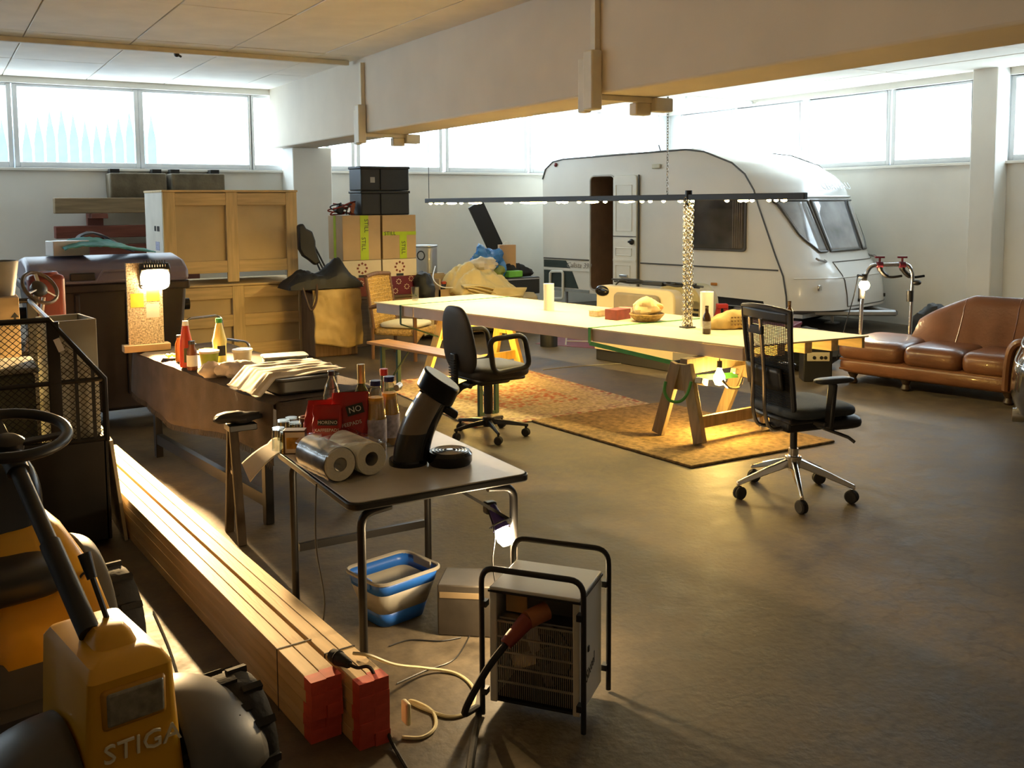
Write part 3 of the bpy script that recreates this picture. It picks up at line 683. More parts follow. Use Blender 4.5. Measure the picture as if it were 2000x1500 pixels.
# ------------------------------------------------------------------ things on the table
PAP = mat('paper_white', (.82, .78, .68), .8, var=.04, bump=.1, bscale=150)
for (px, py, hh, rr, lab) in ((1072, 606, .265, .052, 'tall white paper roll standing alone towards the far end of the table'), (1380, 638, .30, .056, 'tall white paper roll standing behind the brown beer bottle')):
    q = P(px, py, TZ); t = thing('paper_roll', lab, 'paper roll', q, 0, 'paper rolls on the trestle table')
    MB().lathe([(.018, 0), (rr, 0), (rr, hh), (.018, hh), (.018, 0)], 28).build('paper', PAP, t, ang=50)
    MB().lathe([(.0165, .001), (.0165, hh-.002), (.014, hh-.002), (.014, .001)], 16).build('core', CARD, t)
def beer(loc, label, rz=0):
    t = thing('beer_bottle', label, 'bottle', loc, rz)
    AMB = mat('brown_glass', (.045, .02, .006), .08, var=.1, coat=.3)
    MB().lathe([(.0, 0), (.031, 0), (.034, .006), (.034, .125), (.028, .15), (.0155, .175), (.0135, .215), (.0150, .217), (.0150, .229), (.009, .229), (.009, .2)], 22).build('glass_body', AMB, t, ang=50)
    MB().lathe([(.0345, .045), (.0347, .045), (.0347, .105), (.0345, .105)], 22).build('label_paper', mat('beer_label', (.35, .33, .3), .6, var=.3, scale=30), t)
    return t
beer(P(1380, 652, TZ), 'small brown beer bottle standing on the table before the paper bag')
beer(P(1541, 641, TZ), 'small brown beer bottle half hidden behind the mesh office chair')
q = P(811, 587, TZ); t = thing('drinking_glass', 'clear empty drinking glass at the far end of the table', 'glass', q)
MB().lathe([(0, .0), (.036, 0), (.043, .15), (.041, .15), (.034, .012), (0, .012)], 24).build('tumbler', GLASS, t, ang=50)
q = P(1171, 617, TZ); t = thing('tin_box', 'small flat tin box lying beside the red carton', 'tin', q, radians(10))
TIN = mat('tin_gold', (.55, .45, .28), .35, metal=.5, var=.25, scale=25)
MB().box(-.085, .085, -.06, .06, 0, .05).build('tin_body', TIN, t, bevel=.008); MB().box(-.088, .088, -.063, .063, .044, .062).build('lid', TIN, t, bevel=.008)
q = P(1213, 622, TZ); t = thing('red_carton', 'red carton box with a pale band standing beside the bread basket', 'box', q, radians(14))
MB().box(-.15, .15, -.07, .07, 0, .095).build('carton', mat('carton_red', (.24, .05, .03), .55, var=.25, scale=12), t, bevel=.003)
MB().box(.05, .075, -.072, .072, -.0, .0965).build('band', mat('carton_band', (.66, .55, .4), .6), t)
q = P(1263, 627, TZ); t = thing('bread_basket', 'round woven basket holding a crumpled paper bag', 'basket', q)
WICK = mat('wicker', (.34, .22, .07), .7, var=.4, scale=40, bump=.5, bscale=120)
for k_ in range(7):
    z_ = .008+.0095*k_; r_ = .095+.055*(k_/6)**.8
    MB().torus((0, 0, z_), r_, .0085, n=30, m=6).build('woven_coil', WICK, t)
MB().lathe([(0, .004), (.095, .004), (.095, .012), (0, .012)], 24).build('basket_base', WICK, t)
def crumple(name, m, parent, c, r, amp, s, k_=0, n=26, flatten=.0):
    mb = MB().ball(c, r, n, n//2+4); cc = V(c)
    for i, p in enumerate(mb.v):
        p = V(p); d = (p-cc); e = 1+amp*nz(p, s, k_)+amp*.6*abs(nz(p, s*2.3, k_+3)); q = cc+d*e
        q.z = max(q.z, cc.z-r[2]*.98 if flatten == 0 else flatten); mb.v[i] = tuple(q)
    return mb.build(name, m, parent, ang=28)
pb = crumple('paper_bag', mat('paper_bag_light', (.66, .50, .26), .75, var=.15, scale=14), t, (0, 0, .12), (.125, .125, .085), .35, 11)
pp = crumple('printed_patch', mat('orange_print', (.7, .25, .06), .7), t, (.05, -.095, .13), (.05, .04, .028), .2, 14, 2, 14)
q = P(1425, 642, TZ); t = thing('bread_bag', 'brown printed paper bread bag lying folded on the table', 'bag', q, radians(-20))
BAGM = mat('bag_brown', (.42, .30, .12), .75, var=.25, scale=9)
def bagf(u, v):
    a = 2*pi*v; x = -.19+.36*u; r_ = (.055+.055*min(1, u*2.2))*(1-.25*max(0, u-.9)*10*.3)
    w_ = .085 if u > .3 else .05+.117*u
    y = w_*math.copysign(abs(cos(a))**.6, cos(a)); z = .078*(.45+.55*min(1, u*2.0))*(1+math.copysign(abs(sin(a))**.6, sin(a)))
    return (x+.01*nz((u, v, 0), 9), y+.012*nz((x, y, z), 22), max(.002, z+.012*nz((x, y, z), 17, 2)))
mb = MB().grid(bagf, 30, 26); mb.add([(.17, .085*cos(2*pi*j/26), .08*(1+sin(2*pi*j/26))) for j in range(26)], [tuple(range(26))]); mb.build('paper_bag', BAGM, t, ang=30)
INK = mat('print_brown', (.14, .08, .03), .7)

for k_ in range(3):
    for j_ in range(6):
        MB().cbox((-.02+.028*j_, -.094, .045+.03*k_), (.018, .003, .012), (0, .2*((j_+k_) % 2), 0)).build('print_mark', INK, t)
# ------------------------------------------------------------------ bench
A_ = V((3.66, 8.66, 0)); B2 = V((4.02, 6.82, 0)); bd_ = (B2-A_).normalized(); t = thing('beer_bench', 'orange varnished wooden bench with green folding legs before the table', 'bench', A_.lerp(B2, .5), atan2(bd_.y, bd_.x))
h_ = (B2-A_).length/2
MB().box(-h_, h_, -.125, .125, .455, .48).build('seat_plank', wood('bench_wood', (.55, .27, .08), ax='x', var=.2, rough=.4), t, bevel=.004)
for s_ in (-1, 1):
    x = s_*(h_-.22)
    for y in (-.09, .09): MB().box(x-.015, x+.015, y-.02, y+.02, .0125, .44).build('leg', BGRN, t, bevel=.003)
    MB().box(x-.012, x+.012, -.11, .11, .0125, .04).box(x-.015, x+.015, -.11, .11, .42, .455).build('leg_bracket', BGRN, t)
    MB().bar((x-s_*.0, 0, .12), (x-s_*.32, 0, .45), .02, .008).build('brace', BGRN, t)
# ------------------------------------------------------------------ black task chair
FAB = mat('black_upholstery', (.020, .019, .018), .55, var=.2, bump=.2, bscale=300)
def caster(parent, x, y, r=.03, m=RUB):
    c = MB().lathe([(0, -.024), (r*.8, -.024), (r, -.017), (r, -.004), (r*.5, -.003), (r*.5, .003), (r, .004), (r, .017), (r*.8, .024), (0, .024)], 16, frame((x, y, r), (cos(x*9), sin(x*9), 0), (0, 0, 1), (sin(x*9), -cos(x*9), 0))).build('caster', m, parent)
    MB().cyl((x, y, r*1.6), (x, y, .085), .010, n=8).build('stem', DKM, c)
def star(parent, n, off, R_, m, zc, zr=.075, w=.045, h=.04, hub=.045, cr=.03):
    for i in range(n):
        a_ = off+2*pi*i/n; d_ = V((cos(a_), sin(a_), 0)); s_ = V((-sin(a_), cos(a_), 0))
        q = []
        for (r_, z_, ww, hh) in ((.03, zc, w, h), (R_*.55, (zc+zr)/2+.012, w*.75, h*.8), (R_+.02, zr+.012, w*.5, h*.55)):
            c_ = d_*r_+V((0, 0, z_)); q += [c_-s_*ww/2-V((0, 0, hh/2)), c_+s_*ww/2-V((0, 0, hh/2)), c_+s_*ww*.3+V((0, 0, hh/2)), c_-s_*ww*.3+V((0, 0, hh/2))]
        f = [(3, 2, 1, 0), (8, 9, 10, 11)]
        for k_ in (0, 4): f += [(k_+j, k_+(j+1) % 4, k_+4+(j+1) % 4, k_+4+j) for j in range(4)]
        MB().add(q, f).build('base_arm', m, parent, bevel=.006)
        caster(parent, d_.x*R_, d_.y*R_, cr)
    MB().cyl((0, 0, zc-.035), (0, 0, zc+.04), hub, n=16).build('hub', m, parent, bevel=.006)
t = thing('task_chair', 'black upholstered swivel chair with loop armrests beside the bench', 'chair', (3.63, 6.42, 0), radians(4))
star(t, 5, radians(255-4), .29, DKM, .115, cr=.032)
MB().cyl((0, 0, .15), (0, 0, .20), .028, n=14).build('gas_lift', CHR, t); MB().cyl((0, 0, .18), (0, 0, .44), .036, n=16).build('column_cover', BLK, t)
MB().box(-.14, .14, -.11, .11, .42, .47).build('mechanism', BLK, t, bevel=.02)
MB().grid(pillow(.02, 0, .525, .50, .48, .115, 5), 32, 16).build('seat', FAB, t, ang=70)
MB().box(-.20, .22, -.2, .2, .455, .49).build('seat_pan', BLK, t, bevel=.03)
def tbk(u, v):
    a = 2*pi*u; b = pi*(v-.5); e = .55
    y = .215*math.copysign(abs(cos(b))**e, cos(b))*math.copysign(abs(cos(a))**.75, cos(a))
    z = .255*math.copysign(abs(sin(b))**.8, sin(b)); x = .045*math.copysign(abs(cos(b))**e, cos(b))*sin(a)
    y *= 1-.16*(z/.255)
    return (-.265-.12*z+x-.10*(.05-y*y)+.0, y, .785+z)
MB().grid(tbk, 28, 22).build('backrest', FAB, t, ang=70)
rib = MB().bar((-.30, 0, .42), (-.31, 0, .68), .07, .03, up=(1, 0, 0)); rib.build('back_post', BLK, t, bevel=.008)
for i in range(10): MB().cbox((-.322, 0, .45+.02*i), (.022, .075, .009)).build('bellows_fold', BLK, t)
MB().tube(curve([(-.12, 0, .44), (-.24, 0, .42), (-.31, 0, .38), (-.31, 0, .46)], 5), .03, 8).build('back_bracket', BLK, t)
MB().cyl((-.25, -.05, .44), (-.25, -.14, .44), .018, n=10).build('adjust_knob', BLK, t)
for s_ in (-1, 1):
    y = s_*.262
    pts = fillet([(-.12, y, .54), (-.16, y, .80), (.16, y, .81), (.21, y, .56)], .07, 5, True)
    MB().tube(pts, .021, 10, closed=True).build('armrest', BLK, t)
    MB().bar((0.02, s_*.15, .485), (.03, s_*.26, .545), .09, .02).build('arm_bracket', BLK, t)
# ------------------------------------------------------------------ mesh office chair
t = thing('mesh_office_chair', 'black mesh-back swivel chair with chrome star base at the table end', 'chair', (4.46, 4.09, 0), radians(-10))
star(t, 5, radians(25), .345, mat('polished_alu', (.70, .69, .66), .16, metal=1, var=.03), .215, .085, .055, .05, .05, .04)
MB().cyl((0, 0, .16), (0, 0, .30), .030, n=16).build('gas_sleeve', CHR, t); MB().cyl((0, 0, .28), (0, 0, .44), .022, n=14).build('gas_lift', BLK, t)
MB().box(-.12, .16, -.10, .10, .42, .50).build('mechanism', BLK, t, bevel=.02)
SEATM = mat('seat_slate', (.030, .040, .052), .7, var=.25, bump=.25, bscale=300)
def seatf(u, v):
    x, y, z = pillow(.06, 0, .56, .50, .50, .085, 5)(u, v)
    return (x, y, z-.10*max(0, x-.18)**1.3+.03*max(0, -.1-x))
MB().grid(seatf, 32, 16).build('seat', SEATM, t, ang=70)
MB().box(-.18, .2, -.2, .2, .495, .53).build('seat_pan', BLK, t, bevel=.02)
MB().grid(pillow(.22, -.02, .475, .30, .42, .09, 4), 24, 12).build('seat_extension', BLK, t, ang=70)
# back: frame, mesh strands
def bk(y, z):                               # centre surface of the back
    k_ = (z-.55)/.62; return V((-.165-.10*k_+.09*(k_-.3)**2*(-1 if k_ < .3 else 1)*.6+.55*y*y*(1.0-.3*k_), y, z))
def halfw(z): return .195+.035*min(1, max(0, (z-.55)/.6))
zs = [.55+.62*i/14 for i in range(15)]
loop = [bk(halfw(z), z) for z in zs]+[bk(halfw(1.17)*(1-2*j/10), 1.17+.012*sin(pi*j/10)) for j in range(1, 10)]+[bk(-halfw(z), z) for z in reversed(zs)]+[bk(-halfw(.55)*(1-2*j/8), .55) for j in range(1, 8)]
MB().tube(loop, .017, 8, closed=True).build('back_frame', BLK, t)
MB().grid(lambda u, v: tuple(bk(halfw(1.10+.07*v)*(2*u-1), 1.10+.07*v)+V((-.004, 0, 0))), 16, 4).build('head_band', BLK, t, solid=.018)
MESHM = mat('mesh_strand', (.013, .013, .014), .6, var=.1)
ms = MB()
for i in range(62):
    z = .56+.55*i/61; ms.tube([bk(halfw(z)*(2*j/8-1), z) for j in range(9)], .0028 if z > .86 else .0048, 4)
o = ms.build('mesh_weave', MESHM, t); o['kind'] = 'stuff'
ms = MB()
for j in range(1, 26):
    ms.tube([bk(halfw(z)*(2*j/26-1), z) for z in zs], .0018, 4)
o = ms.build('mesh_warp', MESHM, t); o['kind'] = 'stuff'
for s_ in (-1, 1):
    MB().tube(curve([(-.06, s_*.05, .46), (-.20, s_*.06, .45), (-.255, s_*.06, .55), (-.265, s_*.055, .80), (-.295, s_*.05, 1.12)], 6), .0125, 8).build('back_strut', CHR, t)
MB().bar((-.29, -.07, 1.05), (-.29, .07, 1.05), .02, .05).build('strut_bridge', BLK, t, bevel=.005)
MB().grid(lambda u, v: tuple(bk(.17*(2*u-1), .70+.13*v)+V((-.035, 0, 0))), 10, 4).build('lumbar_pad', BLK, t, solid=.02)
for s_ in (-1, 1):
    y = s_*.27
    MB().bar((.02, s_*.18, .50), (.04, y, .50), .07, .03).bar((.04, y, .48), (.065, y, .745), .03, .06, up=(0, 1, 0)).build('arm_post', BLK, t, bevel=.01)
    MB().grid(pillow(.07, y, .762, .26, .095, .035, 4), 20, 10).build('arm_pad', mat('arm_pad', (.03, .033, .04), .45), t, ang=70)
MB().tube([(.12, -.12, .44), (.16, -.30, .42), (.17, -.34, .40)], .011, 6).build('lever', BLK, t)
# ------------------------------------------------------------------ stacked wooden crates
CRP = mat('crate_panel', (.50, .38, .21), .7, var=.08, scale=3)
CRW = wood('crate_wood', (.60, .44, .22), ax='z', var=.15)
CRX = wood('crate_wood_x', (.58, .42, .21), ax='x', var=.15)
CRS = mat('crate_side', (.62, .58, .50), .7, var=.08, scale=3)
def crate(name, label, x0, x1, y0, z0, z1, dep, boards, rz, lid=True, feet=0):
    cx = (x0+x1)/2; t = thing(name, label, 'crate', (cx, y0+dep/2, z0), rz, 'large plywood crates stacked by the wall')
    w = (x1-x0)/2; h = z1-z0; d = dep/2
    MB().box(-w+.02, w-.02, -d+.03, d-.03, feet, h-.01).build('panel_body', CRP, t)
    MB().box(-w-.002, -w+.022, -d+.03, d, feet, h-.01).build('side_panel', CRS, t)
    MB().box(-w-.01, w+.01, -d-.015, d+.01, h-.02, h+.005).build('lid', CRX, t, bevel=.004)
    b = .135
    for x in (-w, -b*.55, w-b): MB().box(x, x+b, -d-.005, -d+.03, 0 if feet else 0, h-.02).build('upright', CRW, t, bevel=.004)
    for x_a, x_b in ((-w+b, -b*.55), (b*.45, w-b)):
        for zc in boards: MB().box(x_a, x_b, -d-.001, -d+.03, zc-.07, zc+.07).build('rail', CRX, t, bevel=.004)
    return t
KX0, KX1 = 2.22, 3.78
ck = crate('shipping_crate', 'tall plywood crate on top of the crate stack', KX0, KX1, 11.35, .90, 1.965, .95, (.18, .965), radians(1), feet=.12)
MB().box(-.785, -.781, -.28, -.16, .60, .66).build('handling_mark', BLK, ck); MB().box(-.785, -.781, -.10, -.02, .60, .66).build('handling_mark', BLK, ck)
MB().box(-.785, -.781, -.26, -.06, .38, .48).build('shipping_label', mat('label_blue', (.35, .36, .5), .6, var=.5, scale=60), ck)
crate('shipping_crate', 'lower plywood crate with three cross boards carrying the taller crate', 2.20, 3.90, 11.28, 0, .875, 1.05, (.10, .45, .78), radians(-1.5))
# concrete kerb blocks and planks behind
LOGM = mat('grey_trough', (.16, .13, .085), .85, var=.3, scale=5, bump=.3, bscale=30)
for i, (xa, xb) in enumerate(((213, 323), (332, 436))):
    a = PY(xa, 358, 13.9); b = PY(xb, 358, 13.9)
    t = thing('hanging_trough', ['weathered grey wooden trough hung under the window, end turned outwards', 'weathered grey wooden trough hung under the window close to the column'][i], 'trough', V(((a.x+b.x)/2, 14.0, 1.95)))
    w = (b.x-a.x)/2
    MB().prism([(-.2, .26), (.195, .26), (.195, .02), (.1, -.12), (-.12, -.12), (-.2, 0)], 2*w, frame((-w, 0, .02), (0, 1, 0), (0, 0, 1), (1, 0, 0))).build('trough_body', LOGM, t, bevel=.02)
    for s in (-.75, .75): MB().box(w*s-.06, w*s+.06, -.02, .19, .27, .34).build('bracket', BLK, t)
PLK = [(105, 402, 390, 28, (.27, .2, .12), 'pale brown square beam stored on the wall rack', 2.6), (107, 454, 445, 22, (.17, .055, .04), 'red brown plank stored on the wall rack under the pale beam', 2.6), (107, 492, 480, 22, (.17, .055, .04), 'red brown plank stored lowest on the wall rack', 2.6)]
for i, (xa, yc, _, hh, col, lab, ln) in enumerate(PLK):
    a = PY(xa, yc, 13.75); b_ = V((a.x+2.4, 13.75, a.z))
    o = MB().box(0, 2.3, -.11, .11, -hh*.0036, hh*.0036).build('stored_plank', wood('stored_wood_%d' % i, col, ax='x', var=.25), bevel=.01); o.location = a; tag(o, lab, 'plank', 'planks on the wall rack')
RK = mat('rack_red', (.2, .07, .05), .7)
rx = PY(190, 440, 13.9).x
rk = thing('wall_rack', 'red brown wooden rack posts holding planks against the wall', 'rack', (rx, 14.05, 0))
zs_ = [PY(105, y, 13.75).z for y in (402, 454, 492)]
MB().box(-.1, .1, .0, .13, 0, zs_[0]-.02).build('post', RK, rk, bevel=.006); MB().box(1.15, 1.35, .0, .13, 0, zs_[0]-.02).build('post', RK, rk, bevel=.006)
for z_ in zs_:
    for x_ in (0, 1.25): MB().box(x_-.1, x_+.1, -.42, .0, z_-.17, z_-.105).build('rack_arm', RK, rk, bevel=.005)
# ------------------------------------------------------------------ cardboard stack on a chest
YBX = 11.35
chx0 = PY(700, 620, YBX-.25).x
t = thing('wooden_chest', 'dull grey brown wooden chest carrying the cardboard boxes', 'chest', (4.85, 11.72, 0))
GB = wood('chest_wood', (.13, .095, .065), ax='x', var=.2)
MB().box(-.72, .52, -.40, .45, 0, .60).build('body', GB, t, bevel=.006); MB().box(-.74, .54, -.42, .47, .60, .63).build('lid', GB, t, bevel=.006)
TAPE = mat('tape_green', (.40, .55, .02), .35, var=.1)
INKD = mat('ink_dark', (.03, .03, .03), .6)
XM = mat('xmas_red', (.20, .04, .02), .6, var=.15)
XMV = mat('xmas_violet', (.12, .01, .03), .6, var=.15)
CREAM = mat('box_cream', (.68, .58, .42), .7, var=.04)
xs = [PY(x, 480, YBX).x for x in (669, 743, 747, 812)]
def flake(parent, c, r, m, fr):
    for a in range(8):
        q = V(c)+fr[0]*(r*cos(a*pi/4))+fr[1]*(r*sin(a*pi/4))
        MB().cbox(q, (r*.42, .003, r*.42), (0, a*.4, 0)).build('motif', m, parent)
for i, (xa, xb) in enumerate(((xs[0], xs[1]), (xs[2], xs[3]))):
    w = xb-xa; loc = ((xa+xb)/2, YBX+.24, .63)
    t = thing('gift_box', ['red snowflake storage box with cream upper band, below the box with one tape strip', 'red snowflake storage box with cream upper band, below the box taped across the middle'][i], 'box', loc, 0, 'red storage boxes in the stack')
    MB().box(-w/2, w/2, -.24, .24, 0, .24).build('lower_body', XM if i == 0 else XMV, t, bevel=.004)
    MB().box(-w/2-.005, w/2+.005, -.245, .245, .24, .46).build('upper_band', CREAM, t, bevel=.004)
    flake(t, (0, -.247, .36), .06, XM, (V((1, 0, 0)), V((0, 0, 1)))); MB().box(-.05, .05, -.248, -.24, .245, .275).build('grip_hole', BLK, t)
    for (fx, fz) in ((-.17, .12), (-.02, .17), (.12, .10), (.2, .2), (-.08, .05)): flake(t, (fx*w/.58, -.2415, fz), .03, CREAM, (V((1, 0, 0)), V((0, 0, 1))))
    t2 = thing('cardboard_box', ['large cardboard box closed by one upright strip of green tape', 'large cardboard box with green tape forming a T'][i], 'box', (loc[0], loc[1], .63+.465), 0, 'tan cardboard boxes in the stack')
    h = PY(700, 421, YBX).z-.63-.465
    MB().box(-w/2, w/2, -.25, .25, 0, h).build('carton', CARD, t2, bevel=.004)
    if i == 0:
        MB().box(-.02, .09, -.253, -.25, .0, h).build('tape', TAPE, t2); MB().box(-w/2-.002, -w/2, -.02, .06, 0, h).build('tape', TAPE, t2)
        text('STILL', .075, INKD, t2, frame((.02, -.2545, .20), (0, 0, -1), (1, 0, 0), (0, -1, 0)), ext=.0005); text('STILL', .075, INKD, t2, frame((.06, -.2545, h-.13), (0, 0, -1), (1, 0, 0), (0, -1, 0)), ext=.0005)
    else:
        MB().box(-w/2, w/2, -.253, -.25, h*.54, h*.62).build('tape', TAPE, t2); MB().box(-.0, .10, -.2535, -.25, 0, h*.54).build('tape', TAPE, t2)
        text('STILL', .07, INKD, t2, frame((-w/2+.1, -.2545, h*.58), (1, 0, 0), (0, 0, 1), (0, -1, 0)), ext=.0005); text('STILL', .075, INKD, t2, frame((.05, -.2555, h*.25), (0, 0, -1), (1, 0, 0), (0, -1, 0)), ext=.0005)
zt = .63+.465+h
BLC = mat('black_crate', (.018, .02, .022), .5, var=.1)
xa, xb = PY(706, 400, YBX+.05).x, PY(803, 400, YBX+.05).x
for i in range(2):
    z0 = zt+i*.31+.002
    t = thing('black_crate', ['plain black plastic crate standing on the cardboard boxes', 'black plastic crate with a pale mark, topmost of the stack'][i], 'crate', ((xa+xb)/2, YBX+.28, z0), 0, 'black plastic crates')
    w = (xb-xa)/2
    MB().box(-w+.01, w-.01, -.2, .2, 0, .28).build('crate_body', BLC, t, bevel=.015); MB().box(-w, w, -.21, .21, .275, .307).build('rim', BLC, t, bevel=.008)
    MB().box(-w*.22, -w*.18, -.205, -.2, .01, .27).build('seam', BLKG, t)
    if i: MB().box(-w*.6, -w*.42, -.203, -.2, .10, .17).build('pale_mark', mat('pale_mark', (.35, .35, .35), .5), t)
t = thing('wire_bundle', 'tangle of red and black cable and small tools on the cardboard box', 'cables', (xs[0]+.12, YBX+.25, zt))
random.seed(3)
for i in range(5):
    pts = [V((random.uniform(-.18, .16), random.uniform(-.1, .1), random.uniform(.015, .17))) for _ in range(6)]; pts[0].z = .012
    MB().tube(curve(pts, 6), .009, 6).build('cable', (mat('cable_red', (.25, .03, .02), .5), BLK)[i % 2], t)
MB().cbox((-.06, -.02, .08), (.10, .07, .12), (.2, .5, .3)).build('tool_body', BLK, t, bevel=.02); MB().cbox((.12, 0, .08), (.05, .05, .16), (.1, .2, 0)).build('tool_handle', mat('salmon', (.5, .18, .12), .5), t, bevel=.015)
# ------------------------------------------------------------------ paper wrapped crate, bag, folded stand
PAPB = mat('wrapping_paper', (.42, .30, .125), .6, var=.12, scale=5)
bx0 = PY(614, 640, 10.75).x; bx1 = PY(704, 640, 10.75).x
t = thing('wrapped_crate', 'crate wrapped in creased brown paper with a dark wooden side', 'crate', ((bx0+bx1)/2, 11.0, 0))
w = (bx1-bx0)/2
MB().box(-w+.02, w-.02, -.2, .27, 0, .76).build('crate_body', wood('crate_dark', (.17, .10, .05), ax='z'), t, bevel=.01)
def wr(u, v):
    x = -w-.01+(2*w+.02)*u; z = .80-(.80-.10-.12*abs(u-.7))*v; y = -.235-.05*v
    cr_ = .035*abs(nz((x, z, 0), 5, 1))+.02*abs(nz((x+z, z-x, 0), 9, 4))
    return (x+.012*nz((z, x, 1), 6), y-cr_, z)
MB().grid(wr, 26, 30).build('paper_front', PAPB, t, solid=.004, ang=22)
MB().grid(lambda u, v: (-w-.01+(2*w+.02)*u, -.235+.5*v, .80+.01*nz((u, v, 0), 7)), 14, 8).build('paper_top', PAPB, t, solid=.004, ang=22)
BAGB = mat('bag_black', (.010, .010, .012), .6, var=.3, scale=4)
t = thing('duffel_bag', 'black fabric bag slumped on the wrapped crate', 'bag', ((bx0+bx1)/2-.12, 10.98, .81))
def duf(u, v):
    x = -.46+.92*u; y = -.24+.46*v; e = max(0, sin(pi*u))**.35*max(0, sin(pi*v))**.3
    pk = .20*math.exp(-((x-.22)/.13)**2)+.05*math.exp(-((x+.25)/.15)**2)
    return (x, y-.03*e, .003+e*(.17+pk*(.6+.4*sin(pi*v))+.05*nz((x, y, 0), 5)+.05*abs(nz((x, y, 2), 11))))
MB().grid(duf, 40, 22).build('bag_body', BAGB, t, ang=30)
MB().tube(curve([(-.30, -.2, .10), (-.27, -.27, -.1), (-.22, -.29, -.23), (-.15, -.28, -.12), (-.12, -.22, .08)], 6), .014, 6).build('shoulder_strap', mat('strap_brown', (.06, .03, .02), .6), t)
a = PY(588, 445, 11.3); b_ = PY(628, 545, 11.15)
t = thing('folded_chair', 'black folded camping chair leaning between crate and column', 'chair', (b_.x, b_.y, 0))
lz = V((b_.x, b_.y, 0))
for i, (x0_, x1_) in enumerate(((588, 640), (594, 648), (602, 655))):
    p0_ = PY(x0_, 445+6*i, 11.25+.05*i)-lz; p1_ = PY(x1_, 560, 11.2+.05*i)-lz; d_ = (p1_-p0_); p2_ = p0_+d_*((p0_.z-.822)/(p0_.z-p1_.z)); MB().cyl(p0_, p2_, .012, n=8).build('tube', BLK, t)
ol = [PY(x, y, 11.15)-lz for x, y in ((578, 440), (588, 436), (594, 446), (606, 452), (612, 470), (613, 488), (622, 512), (612, 518), (600, 508), (588, 500), (580, 486))]
MB().prism([(p.x, p.z) for p in ol], .09, frame((0, ol[0].y, 0), (1, 0, 0), (0, 0, 1), (0, -1, 0))).build('fabric', BAGB, t, bevel=.02)
# ------------------------------------------------------------------ rattan armchair
q = PD(790, 640, 11.35); t = thing('rattan_armchair', 'woven rattan armchair with dark wooden arms and pale cushion behind the table', 'chair', (q.x, q.y, 0), radians(38))
RAT = mat('rattan', (.46, .30, .09), .6, var=.35, scale=45, bump=.6, bscale=90)
t.location = (q.x+.0, q.y, 0)
# local: +y back, faces -y
def backp(x, z): return V((x, .27+.16*(z-.36)-.25*x*x, z))
for i in range(15): 
    x = -.25+.5*i/14; MB().tube([backp(x, .36+.6*j/7) for j in range(8)], .011, 6).build('back_strand', RAT, t)
for i in range(26):
    z = .37+.022*i; MB().tube([backp(-.26+.52*j/8, z)+V((0, -.006 if i % 2 else .006, 0)) for j in range(9)], .009, 5).build('back_weave', RAT, t)
MB().tube([backp(-.29+.58*j/10, .955+.02*sin(pi*j/10)) for j in range(11)], .026, 8).build('back_rail', DWOOD, t)
for s in (-1, 1):
    MB().tube([backp(s*.28, .36), backp(s*.285, .95)], .02, 8).build('back_post', DWOOD, t); MB().cyl((s*.28, .27, 0), (s*.28, .27, .37), .022, n=8).build('leg', DWOOD, t); MB().cyl((s*.28, -.28, 0), (s*.28, -.28, .60), .024, n=8).build('leg', DWOOD, t)
    MB().tube(curve([(s*.28, .30, .60), (s*.29, .1, .64), (s*.29, -.15, .635), (s*.285, -.29, .605), (s*.285, -.31, .585)], 5), .027, 8).build('armrest', DWOOD, t)
MB().box(-.27, .27, -.27, .27, .28, .36).build('seat_weave', RAT, t, bevel=.03)
MB().grid(lambda u, v: (-.27+.54*u, -.285+.0*v, .36-.16*v*(1-.6*sin(pi*u))), 12, 4).build('seat_skirt', RAT, t, solid=.015)
MB().grid(pillow(0, -.02, .395, .52, .50, .07, 5), 24, 12).build('cushion', mat('cushion_cream', (.62, .6, .48), .85, var=.06), t, ang=70)
# ------------------------------------------------------------------ heap by the wall
TARP = mat('tarp_beige', (.46, .36, .19), .7, var=.12, scale=4)
tx0, tx1 = P(825, 672).x, 0
A_ = V((PY(822, 600, 11.35).x, 11.35, 0)); B3 = V((PY(1062, 600, 11.15).x, 11.15, 0)); w = (B3.x-A_.x)
t = thing('covered_couch', 'long low seat hidden under a beige dust sheet against the wall', 'couch', (A_.x+w/2, 11.7, 0))
MB().box(-w/2+.05, w/2-.05, -.30, .55, .04, .40).build('couch_body', mat('couch_dark', (.05, .035, .03), .8), t, bevel=.03)
def tarp(u, v):
    x = -w/2+w*u
    if v < .45: y = .6-.95*(v/.45); z = .47+.04*nz((x, y, 0), 3)+.05*abs(nz((x*2, y, 0), 4, 2))+.10*max(0, u-.6)
    else: q_ = (v-.45)/.55; y = -.36-.06*q_-.06*abs(nz((x*4, q_, 0), 2.2, 5)); z = .46+.10*max(0, u-.6)-.36*q_*(.82+.22*sin(x*5)+.12*nz((x, 0, 0), 4, 8))
    return (x, y, max(.015, z+.012*nz((x, y, z), 11)))
MB().grid(tarp, 60, 26).build('dust_sheet', TARP, t, solid=.006, ang=30)
def HP(px, py, Y_): return PY(px, py, Y_)
